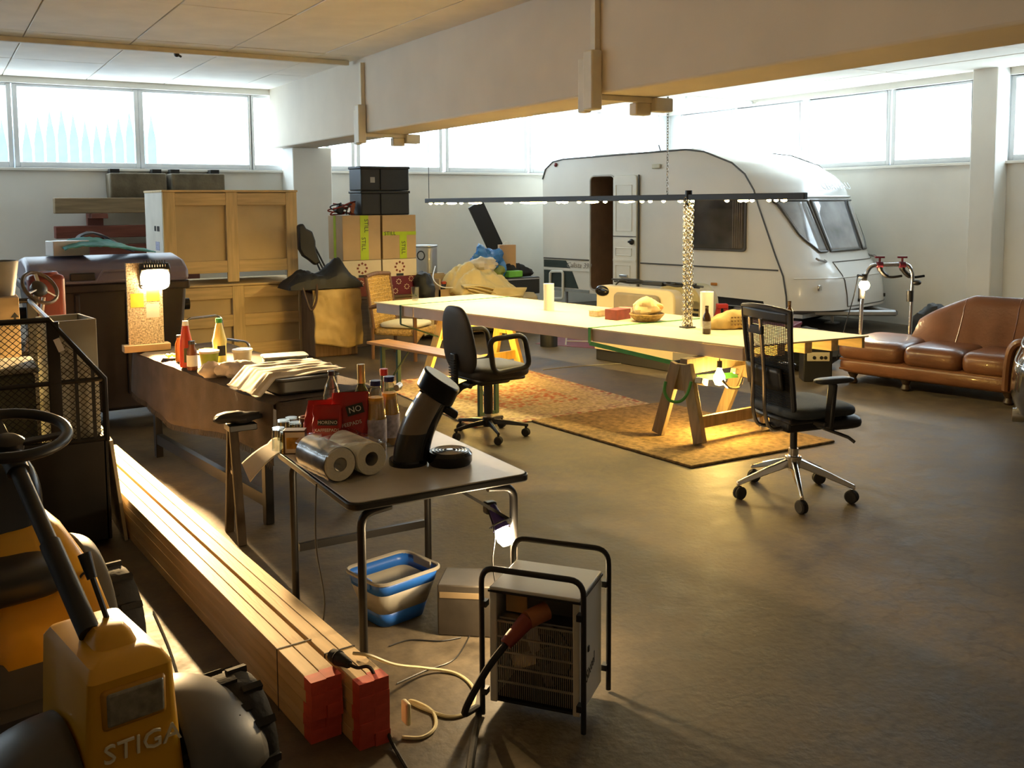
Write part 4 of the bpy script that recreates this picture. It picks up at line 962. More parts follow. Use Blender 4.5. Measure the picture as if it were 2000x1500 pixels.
# loose beige folded sheet on boxes
q = HP(905, 600, 11.45)
t = thing('open_carton', 'open cardboard carton with dark tools on the covered couch', 'box', (q.x, 11.62, .52))
MB().box(-.40, .42, -.25, .25, 0, .025).box(-.40, -.38, -.25, .25, 0, .28).box(.40, .42, -.25, .25, 0, .24).box(-.40, .42, .23, .25, 0, .3).box(-.40, .42, -.25, -.23, 0, .14).build('carton', CARD, t)
MB().cbox((.54, -.02, .22), (.26, .4, .012), (0, .02, 0)).build('flap', CARD, t)
for i in range(5): MB().cbox((-.25+.06*i, -.08, .14+.02*(i % 2)), (.05, .12, .18), (.3*i, .4, .2*i)).build('tool', BLK, t, bevel=.015)
MB().cbox((-.28, -.14, .22), (.06, .05, .04)).build('tool_cap', mat('cap_red', (.4, .06, .03), .5), t, bevel=.01)
CANV = mat('canvas_cream', (.66, .53, .25), .75, var=.08, scale=4)
t = thing('folded_canvas', 'folded cream canvas heaped over the open carton', 'cloth', (q.x+.2, 11.45, .84))
def cn_(u, v):
    x = -.46+.92*u; y = -.42+.66*v; e = (1-abs(2*u-1)**5)**.8*(1-abs(2*v-1)**5)**.6
    z = -.24+e*(.16+.26*v-.22*abs(u-.35))+.13*e*abs(nz((x, y*2.2, 0), 3.4))+.05*abs(nz((x*2, y, 2), 7))
    return (x+.03*nz((x, y, 5), 4), y, z)
MB().grid(cn_, 44, 34).build('cloth_top', CANV, t, solid=.01, ang=28)
for k_ in range(4): MB().grid(lambda u, v: (-.42+.78*u+.03*k_, -.455-.012*k_+.10*v+.015*sin(9*u+k_), -.13-.03*k_+.03*sin(5*u+k_)-.10*u+.02*v), 20, 4).build('cloth_fold', CANV, t, solid=.014)
MB().grid(lambda u, v: (.02+.50*u-.10*v, -.47+.02*nz((u, v, 0), 4), -.15-.20*v-.03*u), 14, 10).build('cloth_hang', CANV, t, solid=.01)
o = crumple('crumpled_cloth', mat('linen', (.60, .52, .38), .8), None, (0, 0, .06), (.22, .16, .10), .5, 8); o.location = HP(945, 512, 11.55)-V((0, 0, .1)); tag(o, 'crumpled pale linen cloth on top of the cream canvas', 'cloth')
o = crumple('plastic_sack', mat('sack_blue', (.03, .16, .45), .25, var=.25, scale=7), None, (0, 0, .2), (.24, .2, .22), .45, 7, 5, 30); o.location = HP(950, 528, 11.8)-V((0, 0, .12)); tag(o, 'shiny blue plastic sack stuffed behind the cream canvas', 'sack')
o = crumple('plastic_sack', mat('sack_green', (.22, .25, .03), .35, var=.25, scale=7), None, (0, 0, .1), (.16, .14, .11), .4, 8, 9, 22); o.location = (HP(965, 545, 11.7).x, 11.7, .72); tag(o, 'small olive green plastic sack under the blue sack', 'sack')
q = HP(990, 520, 11.95); t = thing('paper_carrier_bag', 'tall brown paper carrier bag with twisted handles', 'bag', (q.x, 11.95, .755), radians(-20))
MB().prism([(-.12, -.07), (.12, -.07), (.12, .07), (-.12, .07)], .44).build('bag', mat('kraft', (.50, .33, .19), .75, var=.06), t)
for y in (-.06, .06): MB().tube(arc((0, y, .43), .05, 0, pi, 8), .006, 5).build('handle', WHP, t)
q = HP(1010, 520, 11.9); t = thing('equipment_case', 'black equipment case with pale edge standing on the covered couch', 'case', (HP(1024, 540, 11.6).x, 11.82, .50), radians(0))
MB().box(-.26, .26, -.22, .22, 0, .24).build('case', BLC, t, bevel=.01); MB().box(-.265, .265, -.225, .225, .21, .225).build('edge_strip', ALU, t); 
t2 = tag(MB().cbox((0, 0, .045), (.24, .14, .09), (0, .0, .1)).build('green_box', mat('lime', (.16, .5, .06), .5), bevel=.01), 'bright green carton lying on the black equipment case', 'box'); t2.location = (t.location.x-.1, t.location.y-.08, .742)
o = crumple('black_jacket', BAGB, None, (0, 0, .07), (.26, .12, .1), .5, 6, 2); o.location = (t.location.x+.02, t.location.y+.12, .745); tag(o, 'black jacket crumpled behind the green carton', 'jacket')
# black leaning board and grey bin
a = HP(928, 398, 12.6); b_ = HP(985, 520, 12.6); d_ = (b_-a); 
o = MB().bar((0, 0, 0), d_*(a.z/(a.z-b_.z)), .26, .04, up=(0, 1, 0)).build('leaning_board', BLK, bevel=.006); o.rotation_euler = (0, 0, 0); o.location = a; tag(o, 'long black board leaning against the wall behind the heap', 'board')
q = HP(850, 520, 11.8); t = thing('pedal_bin', 'grey metal pedal bin leaning in the heap beside the gift boxes', 'bin', (q.x, 12.1, .83), radians(30))
GRB = mat('bin_grey', (.42, .42, .40), .3, metal=.5, var=.05)
MB().prism(rrect(.22, .30, .06), .36).build('bin_body', GRB, t, bevel=.01); MB().prism(rrect(.23, .31, .06), .03, Matrix.Translation((0, 0, .362))).build('lid', ALU, t, bevel=.008)
MB().torus((0, 0, 0), .06, .008, frame((-.112, 0, .25), (0, 1, 0), (0, 0, 1), (1, 0, 0))).build('emblem_ring', BLK, t)
bk_ = thing('low_stand', 'small dark stand under the grey pedal bin', 'stand', (q.x, 12.4, 0)); MB().box(-.2, .2, -.42, .2, .56, .80).box(-.2,.2,-.10,.2,0,.56).build('stand_body', BLK, bk_, bevel=.01); MB().box(-.22, .22, -.44, .22, .80, .83).build('stand_top', CARD, bk_)
o = crumple('black_sack', BAGB, None, (0, 0, .22), (.13, .16, .24), .4, 5, 3); o.location = (HP(826, 560, 11.3).x, 11.25, .45); tag(o, 'limp black bin bag hanging between rattan chair and heap', 'sack')
o = MB().tube(curve([HP(850, 520, 11.85), HP(846, 545, 11.4), HP(862, 560, 11.3), HP(885, 562, 11.3)], 6), .008, 5).build('white_cable', WHP); tag(o, 'thin white cable dangling from the pedal bin', 'cable')
t = thing('water_boiler', 'small dark appliance with a clear dome lid at the end of the covered couch', 'appliance', (P(1072, 676).x, P(1072, 676).y, 0))
MB().lathe([(0, 0), (.11, 0), (.11, .2), (.1, .23), (0, .23)], 20).build('body', BLK, t); MB().ball((0, 0, .24), (.10, .10, .07)).build('dome', mat('dome', (.5, .5, .48), .15), t)
# ------------------------------------------------------------------ cream unit and red things between table and caravan
CRM = mat('cream_moulding', (.50, .43, .28), .45, var=.05)
A_ = V((6.44, 8.95, 0)); B4 = V((6.62, 7.80, 0)); d_ = (B4-A_).normalized(); t = thing('cream_unit', 'cream moulded cabinet with open front and grey padded top behind the table', 'cabinet', A_.lerp(B4, .5)+V((.28, 0, 0)), atan2(d_.y, d_.x))
L2 = (B4-A_).length/2                        # local +x towards the camera end, -y faces the table
MB().box(-L2, L2, -.26, .26, 0, .13).build('plinth', BLK, t, bevel=.01)
op = holed([(-L2, .13), (L2, .13), (L2, .5), (-L2, .5)], [(x, y+.345) for x, y in rrect(2*L2-.36, .24, .07)], -.28)
op.add([(-L2, -.28, .5), (L2, -.28, .5), (L2, .28, .5), (-L2, .28, .5), (-L2, .28, .13), (L2, .28, .13)], [(0, 1, 2, 3), (3, 2, 5, 4)]); op.add([(-L2, -.28, .13), (-L2, -.28, .5), (-L2, .28, .5), (-L2, .28, .13)], [(0, 1, 2, 3)]); op.add([(L2, -.28, .13), (L2, -.28, .5), (L2, .28, .5), (L2, .28, .13)], [(0, 1, 2, 3)])
op.build('housing', CRM, t)
MB().box(-L2+.04, L2-.04, -.22, .2, .14, .15).box(-L2+.04, L2-.04, .18, .2, .15, .48).build('lining', BLK, t)
def bl_(u, v): x = -L2+.2+(2*L2-.4)*u; return (x, -.24+.36*v, .19+.05*sin(pi*v)+.03*nz((x, v, 0), 6)+.03*abs(nz((x, v, 3), 9)))
MB().grid(bl_, 30, 10).build('blanket', mat('grey_blanket', (.38, .36, .32), .85, var=.15, scale=9), t, solid=.02)
MB().prism(rrect(2*L2, .36, .1, cx=0, cy=.685), .16, frame((0, -.10, 0), (1, 0, 0), (0, 0, 1), (0, -1, 0))).build('upper_shell', CRM, t, bevel=.02)
MB().prism(rrect(2*L2-.5, .27, .06, cx=.06, cy=.67), .05, frame((0, -.255, 0), (1, 0, 0), (0, 0, 1), (0, -1, 0))).build('grey_pad', mat('pad_grey', (.20, .17, .13), .8), t, bevel=.03)
MB().ball((-L2+.1, -.262, .80), (.11, .03, .06)).build('corner_patch', BLKG, t)
t = thing('extension_cables', 'tangled black cables lying on the cream cabinet', 'cables', A_.lerp(B4, .5)+V((.30, 0, .875)), atan2(d_.y, d_.x))
random.seed(5)
for i in range(6):
    pts = [V((-.5+1.1*j/6+random.uniform(-.1, .1), random.uniform(-.06, .06), random.uniform(.012, .05))) for j in range(7)]
    MB().tube(curve(pts, 6), .011, 6).build('cable', BLK, t)
MB().tube(curve([(-.3, -.02, .02), (-.36, -.13, .03), (-.38, -.2, -.06), (-.40, -.21, -.2), (-.43, -.22, -.30)], 6), .010, 6).build('cable', BLK, t)
MB().box(-.1, .2, -.05, .04, .002, .05).build('socket_strip', BLK, t, bevel=.01)
q = PD(1340, 640, 11.35); t = thing('cream_hood', 'cream arched cover with a dark square opening behind the chain bundle', 'cover', (q.x, q.y, 0), radians(-75))
MB().prism([(-.32, 0), (.32, 0), (.32, .62)]+[(.32-.2*(1-cos(a)), .62+.22*sin(a)) for a in [k_*pi/10 for k_ in range(1, 6)]]+[(-.12-.2*sin(a), .62+.22*cos(a)) for a in [k_*pi/10 for k_ in range(0, 6)]], .4, frame((0, .2, 0), (1, 0, 0), (0, 0, 1), (0, -1, 0))).build('shell', mat('cream_dull', (.42, .36, .2), .6), t, bevel=.02)
MB().box(-.12, .10, -.215, -.19, .40, .58).build('opening', BLK, t); MB().box(.12, .3, -.215, -.2, .5, .53).box(.12, .3, -.215, -.2, .56, .58).build('slot', BLK, t)
REDM = mat('red_paint', (.50, .035, .035), .45, var=.1)
q = PD(1410, 620, 10.9); t = thing('axle_stand', 'bright red steel axle stand beside the paper roll', 'stand', (q.x, q.y, 0), radians(-30))
for s in (-1, 1): MB().bar((s*.16, -.1, 0), (s*.035, 0, .62), .05, .035, up=(0, 1, 0)).build('leg', REDM, t, bevel=.004); MB().bar((s*.16, .12, 0), (s*.035, 0, .62), .05, .035, up=(0, 1, 0)).build('leg', REDM, t, bevel=.004)
MB().bar((-.1, 0, .40), (.1, 0, .40), .03, .05).build('cross_bar', REDM, t); MB().box(-.06, .06, -.05, .05, .6, .65).build('head', REDM, t, bevel=.006)
q = PD(1480, 625, 11.4); t = thing('red_toolbox', 'dark red metal box lying under the caravan side', 'box', (q.x, q.y, 0), radians(-60))
DRED = mat('dark_red', (.16, .015, .03), .5, var=.15)
MB().box(-.45, .45, -.25, .25, 0, .34).build('box_body', DRED, t, bevel=.015); MB().box(-.46, .46, -.26, .26, .34, .38).build('lid', DRED, t, bevel=.01)
q = P(1105, 676); t = thing('folding_stand', 'thin metal tube stand on a dull red mat', 'stand', (q.x, q.y, .004))
MB().tube([(0, 0, .012), (.12, .1, .45)], .011, 6).tube([(.25, -.25, .012), (.37, -.15, .45)], .011, 6).tube([(0.02, 0, .06), (.3, -.28, .06)], .009, 6).tube([(.12, .1, .45), (.37, -.15, .45)], .009, 6).build('tube_frame', ALU, t)
o = MB().cbox((0, 0, .002), (1.1, .9, .004), (0, 0, .5)).build('red_mat', DRED); o.location = P(1120, 668)+V((.2, 0, 0)); tag(o, 'dull red mat on the floor behind the table', 'mat')
# ------------------------------------------------------------------ leather sofa
LEA = mat('brown_leather', (.15, .062, .03), .32, var=.22, scale=3.5, bump=.12, bscale=40, coat=.15)
sa_ = V((7.66, 6.42, 0)); sb_ = V((7.99, 4.92, 0)); sd = (sb_-sa_).normalized()
sf = thing('leather_sofa', 'brown leather chaise sofa with curved back before the caravan nose', 'sofa', (sa_.x, sa_.y, 0), atan2(sd.y, sd.x))
SL = (sb_-sa_).length                       # local +x from chaise end to the arm, +y to the back
def soft(name, x0, x1, y0, y1, z0, z1, e=7, n=28):
    return MB().grid(pillow((x0+x1)/2, (y0+y1)/2, (z0+z1)/2, x1-x0, y1-y0, z1-z0, e), n, 14).build(name, LEA, sf, ang=75)
soft('base', -.05, SL+.12, -.03, .86, .10, .27, 12)
MB().tube([(-.02, -.005, .245), (SL+.05, -.005, .245)], .012, 6).build('piping', LEA, sf); MB().tube([(-.02, -.01, .15), (SL+.05, -.01, .15)], .012, 6).build('piping', LEA, sf)
soft('seat_cushion', -.06, .62, -.05, .84, .23, .45); soft('seat_cushion', .60, 1.16, -.05, .8, .23, .445); soft('seat_cushion', 1.14, SL+.1, -.05, .8, .23, .445)
def sbk(u, v, th=0.):
    x = .42+1.55*u; h = .42*min(1, (.18+u*2.4))**.6*(1-.12*max(0, u-.75)*2); 
    y = .60+.16*v+.05*sin(pi*v)-.10*th; 
    cr_ = .012*sin(u*34)*(1-v)*max(0, 1-abs(u-.35)*2)
    return x, y, .40+h*v, cr_
mb = MB()
def sfront(u, v):
    x, y, z, c_ = sbk(u, v); return (x, y-.10+.06*v-.03*sin(pi*v)+c_, z)
def sback(u, v):
    x, y, z, c_ = sbk(u, v); return (x, y+.14, z)
def sround(u, v):
    if v < .42: return sfront(u, v/.42)
    if v < .58:
        t_ = (v-.42)/.16; a = V(sfront(u, 1)); b = V(sback(u, 1)); q = a.lerp(b, t_); q.z += .06*sin(pi*t_); return tuple(q)
    return sback(u, 1-(v-.58)/.42)
MB().grid(sround, 40, 40).build('backrest', LEA, sf, ang=75)
e0 = [sround(0, k_/30) for k_ in range(31)]; MB().add(e0, [tuple(range(31))]).build('backrest_end', LEA, sf)
for u in (.30, .62): MB().tube([V(sround(u, v/20))+V((0, -.001, .0)) for v in range(11)], .005, 5).build('seam', LEA, sf)
ap = curve([(SL+.02, -.06, .15), (SL+.03, -.07, .36), (SL+.06, -.08, .52), (SL+.13, -.08, .585), (SL+.20, -.07, .55), (SL+.22, -.07, .44)], 5)
MB().prism([(p[0]-SL, p[2]) for p in ap]+[(.2, .15)], .86, frame((SL, .80, 0), (1, 0, 0), (0, 0, 1), (0, -1, 0))).build('arm', LEA, sf, bevel=.03, seg=3)
MB().tube(ap, .035, 8).build('arm_roll', LEA, sf)
for x, y in ((.08, .08), (.62, .06), (SL, .08), (.1, .74), (SL, .74)): MB().lathe([(0, 0), (.035, 0), (.048, .02), (.03, .06), (.05, .10), (.055, .135), (0, .135)], 14, c=(x, y, 0)).build('leg', mat('sofa_leg', (.03, .018, .012), .4), sf)
# black bag behind the sofa
o = crumple('black_rucksack', BAGB, None, (0, 0, .26), (.30, .26, .30), .3, 4, 2); q = P(1822, 660, .25); o.location = (q.x+.55, q.y+.35, .02); tag(o, 'black rucksack lumped on the floor behind the sofa', 'rucksack')
# speaker box with sockets under the table, dark bundle
q = P(1592, 742); t = thing('socket_box', 'black power box with a pale socket panel under the table end', 'power box', (q.x, q.y, 0), radians(-35))
MB().box(-.14, .14, -.11, .11, 0, .34).build('case', BLK, t, bevel=.01); MB().box(-.11, .11, -.116, -.108, .21, .30).build('socket_panel', mat('panel_cream', (.55, .5, .38), .5), t, bevel=.003)
for x in (-.04, .03, .07): MB().lathe([(0, 0), (.018, 0), (.018, .004), (0, .004)], 12, frame((x, -.116, .245), (1, 0, 0), (0, 0, 1), (0, -1, 0))).build('socket', BLK, t)
o = crumple('dark_blanket', mat('blanket_dark', (.012, .014, .016), .85), None, (0, 0, .2), (.42, .3, .22), .35, 4, 6); q = P(1620, 735); o.location = (q.x+.15, q.y+.45, 0.015); tag(o, 'dark blanket bundle on the floor beside the sofa chaise end', 'blanket')
# ------------------------------------------------------------------ parked car at the right edge
CARP = mat('car_paint', (.022, .020, .018), .16, var=.1, coat=1)
t = thing('parked_car', 'dark parked car with chrome bumper strip and round exhaust', 'car', (7.06, 4.26, 0), radians(-62))
# local: +x towards the car's front, rear bumper at x=0, width along y
prof_c = [(0.02, .30), (-.02, .42), (0, .62), (.05, .70), (.06, .95), (.16, 1.12), (.5, 1.40), (1.0, 1.46), (2.0, 1.44), (2.8, 1.05), (3.7, .92), (4.0, .75), (4.02, .35), (3.6, .22), (.3, .22)]
def carx(u, v):
    n_ = len(prof_c); k_ = u*n_; i = int(k_) % n_; f = k_-int(k_); a = prof_c[i]; b = prof_c[(i+1) % n_]
    x = a[0]*(1-f)+b[0]*f; z = a[1]*(1-f)+b[1]*f; yy = (2*v-1)
    sh = (1-.16*abs(yy)**3) if z > .95 else 1
    e = .18*abs(yy)**6
    x2 = x+(e if x < 2 else -e)
    return (x2, yy*.84*(1 if z < .95 else 1-.18*(z-.95)/.5), z)
mb = MB().grid(carx, 60, 16); mb.add([carx(i/60, 0) for i in range(60)], [tuple(range(60))]); mb.add([carx(i/60, 1) for i in range(60)], [tuple(range(60))]); mb.build('body', CARP, t, ang=40)
MB().grid(lambda u, v: tuple(V(carx(.155+.005*v, .02+.96*u))+V((-.014, 0, 0))), 20, 2).build('bumper_strip', CHR, t, solid=.012)
MB().grid(lambda u, v: tuple(V(carx(.215+.006*v, .02+.96*u))+V((-.012, 0, 0))), 20, 2).build('boot_strip', CHR, t, solid=.01)
for s in (-1, 1): 
    MB().cbox((.21, s*.70, .82), (.10, .16, .18)).build('tail_light', mat('tail_red', (.3, .01, .01), .15, coat=1), t, bevel=.02)
    MB().lathe([(.045, 0), (.05, .01), (.05, .12), (.042, .12), (.042, .01)], 18, frame((.13, s*.55, .27), (0, 1, 0), (0, 0, 1), (-1, 0, 0))).build('exhaust', ALU, t)
    for x in (.72, 3.2):
        wl = MB().lathe([(.12, -.1), (.30, -.1), (.32, -.07), (.32, .07), (.30, .1), (.12, .1)], 24, frame((x, s*.74, .32), (1, 0, 0), (0, 0, 1), (0, 1, 0))).build('wheel', RUB, t); MB().lathe([(0, -.08), (.2, -.08), (.2, .08), (0, .08)], 20, frame((x, s*.75, .32), (1, 0, 0), (0, 0, 1), (0, 1, 0))).build('rim', ALU, wl)
MB().grid(lambda u, v: tuple(V(carx(.42+.05*v, .12+.76*u))+V((-.006, 0, .006))), 12, 3).build('rear_window', BLKG, t, solid=.006)
# ------------------------------------------------------------------ folding table
FZ = .72
fc = [P(*p, FZ) for p in [(530, 880), (690, 985), (1042, 925), (850, 855)]]
for q in fc: q.z = 0
fx0, fy0 = (fc[0].x+fc[1].x)/2, fc[1].y; fx1 = fc[2].x; fy1 = fy0+.93
ft_ = thing('folding_table', 'grey laminate folding table with dark edge, carrying the coffee machine', 'table', (fx0, fy0, 0), radians(-.5))
FW_, FL_ = fx1-fx0, fy1-fy0
LAM = mat('grey_laminate', (.50, .47, .42), .32, var=.04, scale=20)
MB().prism(rrect(FW_, FL_, .05, cx=FW_/2, cy=FL_/2), .028, Matrix.Translation((0, 0, FZ-.032))).build('apron', BLK, ft_, bevel=.006)
MB().prism(rrect(FW_-.022, FL_-.022, .042, cx=FW_/2, cy=FL_/2), .006, Matrix.Translation((0, 0, FZ-.006))).build('table_top', LAM, ft_, bevel=.002)
MB().prism(rrect(FW_-.0, FL_-.0, .05, cx=FW_/2, cy=FL_/2), .012, Matrix.Translation((0, 0, FZ-.016))).build('edge_band', BLK, ft_, bevel=.004)
for x in (.06, FW_-.06):
    for y in (.05, FL_-.06):
        MB().tube(fillet([(x+(.12 if x < .3 else -.12), y, FZ-.045), (x, y, FZ-.06), (x, y, 0)], .05, 5), .017, 10).build('leg', DKM, ft_)
    MB().tube([(x, .05, .30), (x, FL_-.06, .30)], .012, 8).build('leg_stretcher', DKM, ft_) if x < 0 else None
for y in (FL_-.06,):
    MB().box(.08, FW_-.08, y-.01, y+.01, .255, .29).build('leg_stretcher', DKM, ft_)
MB().bar((FW_-.07, .05, FZ-.20), (FW_-.30, .05, FZ-.04), .015, .012).build('brace', DKM, ft_)
def FT(px, py): return P(px, py, FZ)
# coffee pad machine
q = FT(838, 905); t = thing('coffee_pad_machine', 'curved black and brown coffee pad machine leaning over its round drip tray', 'coffee machine', q, radians(-31)); t.scale = (1.03, 1.03, 1.22)
CMB = mat('coffee_grey', (.24, .20, .15), .35, var=.15, coat=.3)
zt_ = .30
def cmf(u, v, x0=-.17, r0=.060):
    a = 2*pi*u; z = .012+.245*v; lean = .02*v+.10*v**2.0
    rx = .062+.006*v; ry = .075
    return (-.085+lean+rx*math.copysign(abs(cos(a))**.8, cos(a)), ry*math.copysign(abs(sin(a))**.8, sin(a)), z-.03*v*0+ (0))
MB().grid(lambda u, v: cmf(u, v*.42), 32, 9).build('body', mat('coffee_dark', (.045, .042, .038), .3), t, ang=70); MB().grid(lambda u, v: cmf(u, .42+v*.58), 32, 12).build('water_tank', CMB, t, ang=70)  # upper part coloured paler for the reflected light on it
def tilt(v0, k_): return None
top = V((-.085+.12, 0, .257)); ax = V((.5, 0, .87)).normalized()
hd = frame(top-ax*.02, V((.87, 0, -.5)), V((0, 1, 0)), ax)
MB().prism([(.082*math.copysign(abs(cos(2*pi*k_/32))**.85, cos(2*pi*k_/32)), .085*math.copysign(abs(sin(2*pi*k_/32))**.85, sin(2*pi*k_/32))) for k_ in range(32)], .07, hd).build('head', mat('machine_head', (.010, .010, .011), .38, spec=.25), t, bevel=.008)
def spine(u, v):
    x, y, z = cmf(u, v); return (x+.022, y*.7, z)
MB().grid(spine, 24, 14).build('black_spine', BLKG, t, ang=70)
MB().tube([(-.085-.06+.02, -.03, .27), (-.085-.052+.02, .03, .27)], .012, 8).build('latch', ALU, t)
MB().lathe([(0, 0), (.078, 0), (.08, .012), (.078, .02), (0, .02)], 28, c=(-.085, 0, 0)).build('foot', BLKG, t)
MB().lathe([(0, 0), (.085, 0), (.092, .01), (.092, .035), (.083, .045), (0, .045)], 32, c=(.085, 0, 0)).build('drip_tray', BLKG, t)
for r_ in (.07, .056, .042, .028): MB().torus((.085, 0, .0465), r_, .003, n=32, m=5).build('tray_ring', ALU, t)
MB().lathe([(0, .044), (.014, .044), (.014, .05), (0, .05)], 14, c=(.085, 0, 0)).build('tray_boss', ALU, t)
MB().cbox((.075, 0, .19), (.10, .035, .03), (0, .5, 0)).build('spout', BLK, t, bevel=.01); MB().cbox((.045, 0, .225), (.09, .02, .02), (0, .4, 0)).build('lever', BLK, t, bevel=.006)
# kitchen paper pack
q1 = FT(640, 925); q2 = FT(722, 928)
a_ = FT(648, 930); dirn = V((-.10, 1, 0)).normalized()
t = thing('kitchen_roll_pack', 'pack of two white kitchen rolls in clear film at the table edge', 'kitchen rolls', (FT(702, 938).x, FT(702, 938).y, FZ), 0); t.scale = (1.2, 1.2, 1.2)
side_ = V((dirn.y, -dirn.x, 0))
ROLLM = mat('tissue', (.78, .76, .64), .9, var=.04, bump=.3, bscale=120)
for s in (-1, 1):
    M_ = frame(side_*(s*.058)+V((0, 0, .058))+dirn*.02, side_, V((0, 0, 1)), dirn)
    MB().lathe([(.024, 0), (.054, 0), (.056, .004), (.056, .222), (.054, .226), (.024, .226), (.024, 0)], 30, M_).build('roll', ROLLM, t, ang=50)
    MB().lathe([(.0238, .001), (.0238, .225), (.022, .225), (.022, .001)], 20, M_).build('core', mat('core_grey', (.34, .33, .3), .8), t)
    MB().lathe([(.0585, .004), (.0588, .10), (.0585, .222)], 30, M_).build('print_band', mat('film_print', (.42, .43, .45), .22, metal=.55, var=.75, scale=9), t) if s < 0 else None
FILMM = pane_mat('pack_film', (.97, .97, .96), 1.2)
def filmf(u, v):
    a = 2*pi*u; c_, s_ = cos(a), sin(a); y = -.012+.25*v
    w_ = .122*math.copysign(abs(c_)**.55, c_); h_ = .062+.062*math.copysign(abs(s_)**.5, s_)
    p = side_*w_*(1+.02*nz((u*9, v*9, 0), 1))+dirn*y+V((0, 0, max(.001, h_+.004*nz((u*14, v*10, 1), 1))))
    return tuple(p)
MB().grid(filmf, 48, 14).build('film', FILMM, t, ang=30)
# bottles
def bottle(name, label, loc, prof, m, cap=None, capm=None, liquid=None, liqm=None, lab=None, labm=None, cat='bottle', group=None):
    t = thing(name, label, cat, loc, 0, group); t.scale = (1.08, 1.08, 1.13)
    th = .0022; inner = [(max(r-th, .001), z+(.004 if i == 0 else 0)) for i, (r, z) in enumerate(prof)]
    MB().lathe([(0, 0)]+prof+list(reversed(inner))+[(0, inner[0][1])], 26).build('glass_body', m, t, ang=45)
    if liquid:
        pr = [(r-.003, z+(.005 if i == 0 else 0)) for i, (r, z) in enumerate(prof) if z <= liquid]
        pr = [(0, pr[0][1])]+pr+[(pr[-1][0], liquid), (0, liquid)]; MB().lathe(pr, 24).build('liquid', liqm, t, ang=45)
    if cap: MB().lathe([(0, cap[1]), (cap[0], cap[1]), (cap[0], cap[2]), (0, cap[2])], 20).build('cap', capm, t, bevel=.001)
    if lab: MB().lathe([(lab[0], lab[1]), (lab[0]+.0006, lab[1]), (lab[0]+.0006, lab[2]), (lab[0], lab[2])], 26).build('label_paper', labm, t, ang=50)
    return t
JUI = mat('orange_juice', (.78, .36, .03), .5, var=.05)
JB = [(.040, 0), (.042, .008), (.042, .13), (.041, .14), (.034, .185), (.026, .225), (.0215, .245), (.0215, .268)]
NAVY = mat('navy_cap', (.02, .02, .12), .4)
JLAB = mat('juice_label', (.46, .42, .48), .6, var=.35, scale=45)
for i, (px, py) in enumerate(((736, 879), (762, 868))):
    bottle('juice_bottle', ['clear bottle of orange juice with navy cap beside the red coffee bags', 'clear bottle of orange juice with navy cap, partly hidden behind the coffee machine'][i], FT(px, py), JB, GLASS, (.0235, .258, .278), NAVY, .212, JUI, (.0423, .035, .128), JLAB, group='orange juice bottles')
bottle('wine_bottle', 'green wine bottle with golden foil neck behind the juice bottles', FT(708, 858), [(.036, 0), (.037, .006), (.037, .17), (.034, .19), (.016, .225), (.014, .30), (.0155, .302), (.0155, .31)], mat('green_glass', (.10, .13, .03), .08, trans=.6, var=.1), (.0165, .235, .313), mat('foil_gold', (.42, .36, .16), .35, metal=.5))
bottle('water_bottle', 'clear plastic water bottle with dark cap behind the red coffee bags', FT(650, 862), [(.036, 0), (.038, .01), (.038, .15), (.036, .19), (.026, .235), (.0125, .262), (.0125, .285)], GLASS, (.0145, .274, .292), mat('cap_dark', (.03, .035, .05), .4))
bottle('sauce_bottle', 'slim clear bottle with red cap behind the juice bottles', FT(752, 852), [(.028, 0), (.03, .006), (.03, .15), (.018, .22), (.015, .27)], GLASS, (.0175, .258, .285), mat('cap_red2', (.45, .03, .03), .4))
# red coffee pad bags
RBAG = mat('coffee_bag_red', (.36, .018, .014), .3, var=.2, scale=8)
def cbag(label, loc, rz, w, h, lean, letters, tiltx=0):
    t = thing('coffee_bag', label, 'bag', loc, rz, 'red coffee pad bags')
    def f(u, v):
        a = 2*pi*u; th = .045*(1-v**1.6)+.003; ww = w*(1-.08*v)
        x = ww/2*math.copysign(abs(cos(a))**.5, cos(a))+lean*v*h; y = th*math.copysign(abs(sin(a))**.7, sin(a))
        return (x+.006*nz((u*6, v*5, lean), 1.7), y+.008*nz((u*5, v*6, 2+w), 1.6), .002+h*v)
    MB().grid(f, 34, 16).build('pouch', RBAG, t, ang=40)
    for (s_, z_, x_, sz, m_, bgm, bw) in letters:
        sl = atan2(.043*1.6*1.0, h)*.6
        fr_ = frame((x_+lean*z_, -.047*(1-(z_/h)**1.6)-.012, z_), (cos(tiltx), 0, sin(tiltx)), (-sin(tiltx), .22, cos(tiltx)), (0, -1, .22))
        if bgm: MB().box(-bw/2, bw/2, -sz*.62, sz*.62, -.004, -.001, fr_).build('print_panel', bgm, t)
        text(s_, sz, m_, t, fr_, ext=.0006)
    return t
WHT = mat('print_white', (.72, .68, .62), .5); PBL = mat('print_black', (.02, .02, .015), .5)
cbag('tilted red coffee pad bag with white lettering leaning on the water bottle', FT(682, 882), radians(-22), 0.165, .265, .05, [('NO', .195, .02, .036, WHT, PBL, .075), ('KAFFEEPADS', .13, -.012, .023, WHT, None, 0)], radians(14))
cbag('upright red coffee pad bag with small black name panel', FT(640, 888), radians(-30), 0.135, .22, .02, [('MORENO', .15, .005, .020, WHT, PBL, .085), ('KAFFEEPADS', .118, .004, .019, WHT, None, 0)])
cbag('slumped dark red coffee bag without visible lettering at the back', FT(612, 872), radians(-20), 0.12, .21, .18, [])
t = thing('blue_carton', 'small blue and white carton behind the kitchen rolls', 'box', FT(700, 893), radians(-25))
MB().box(-.045, .045, -.02, .02, 0, .085).build('carton', mat('carton_blue', (.03, .04, .32), .5), t, bevel=.002); MB().box(-.035, .043, -.0215, -.02, .02, .065).build('print_panel', WHT, t)
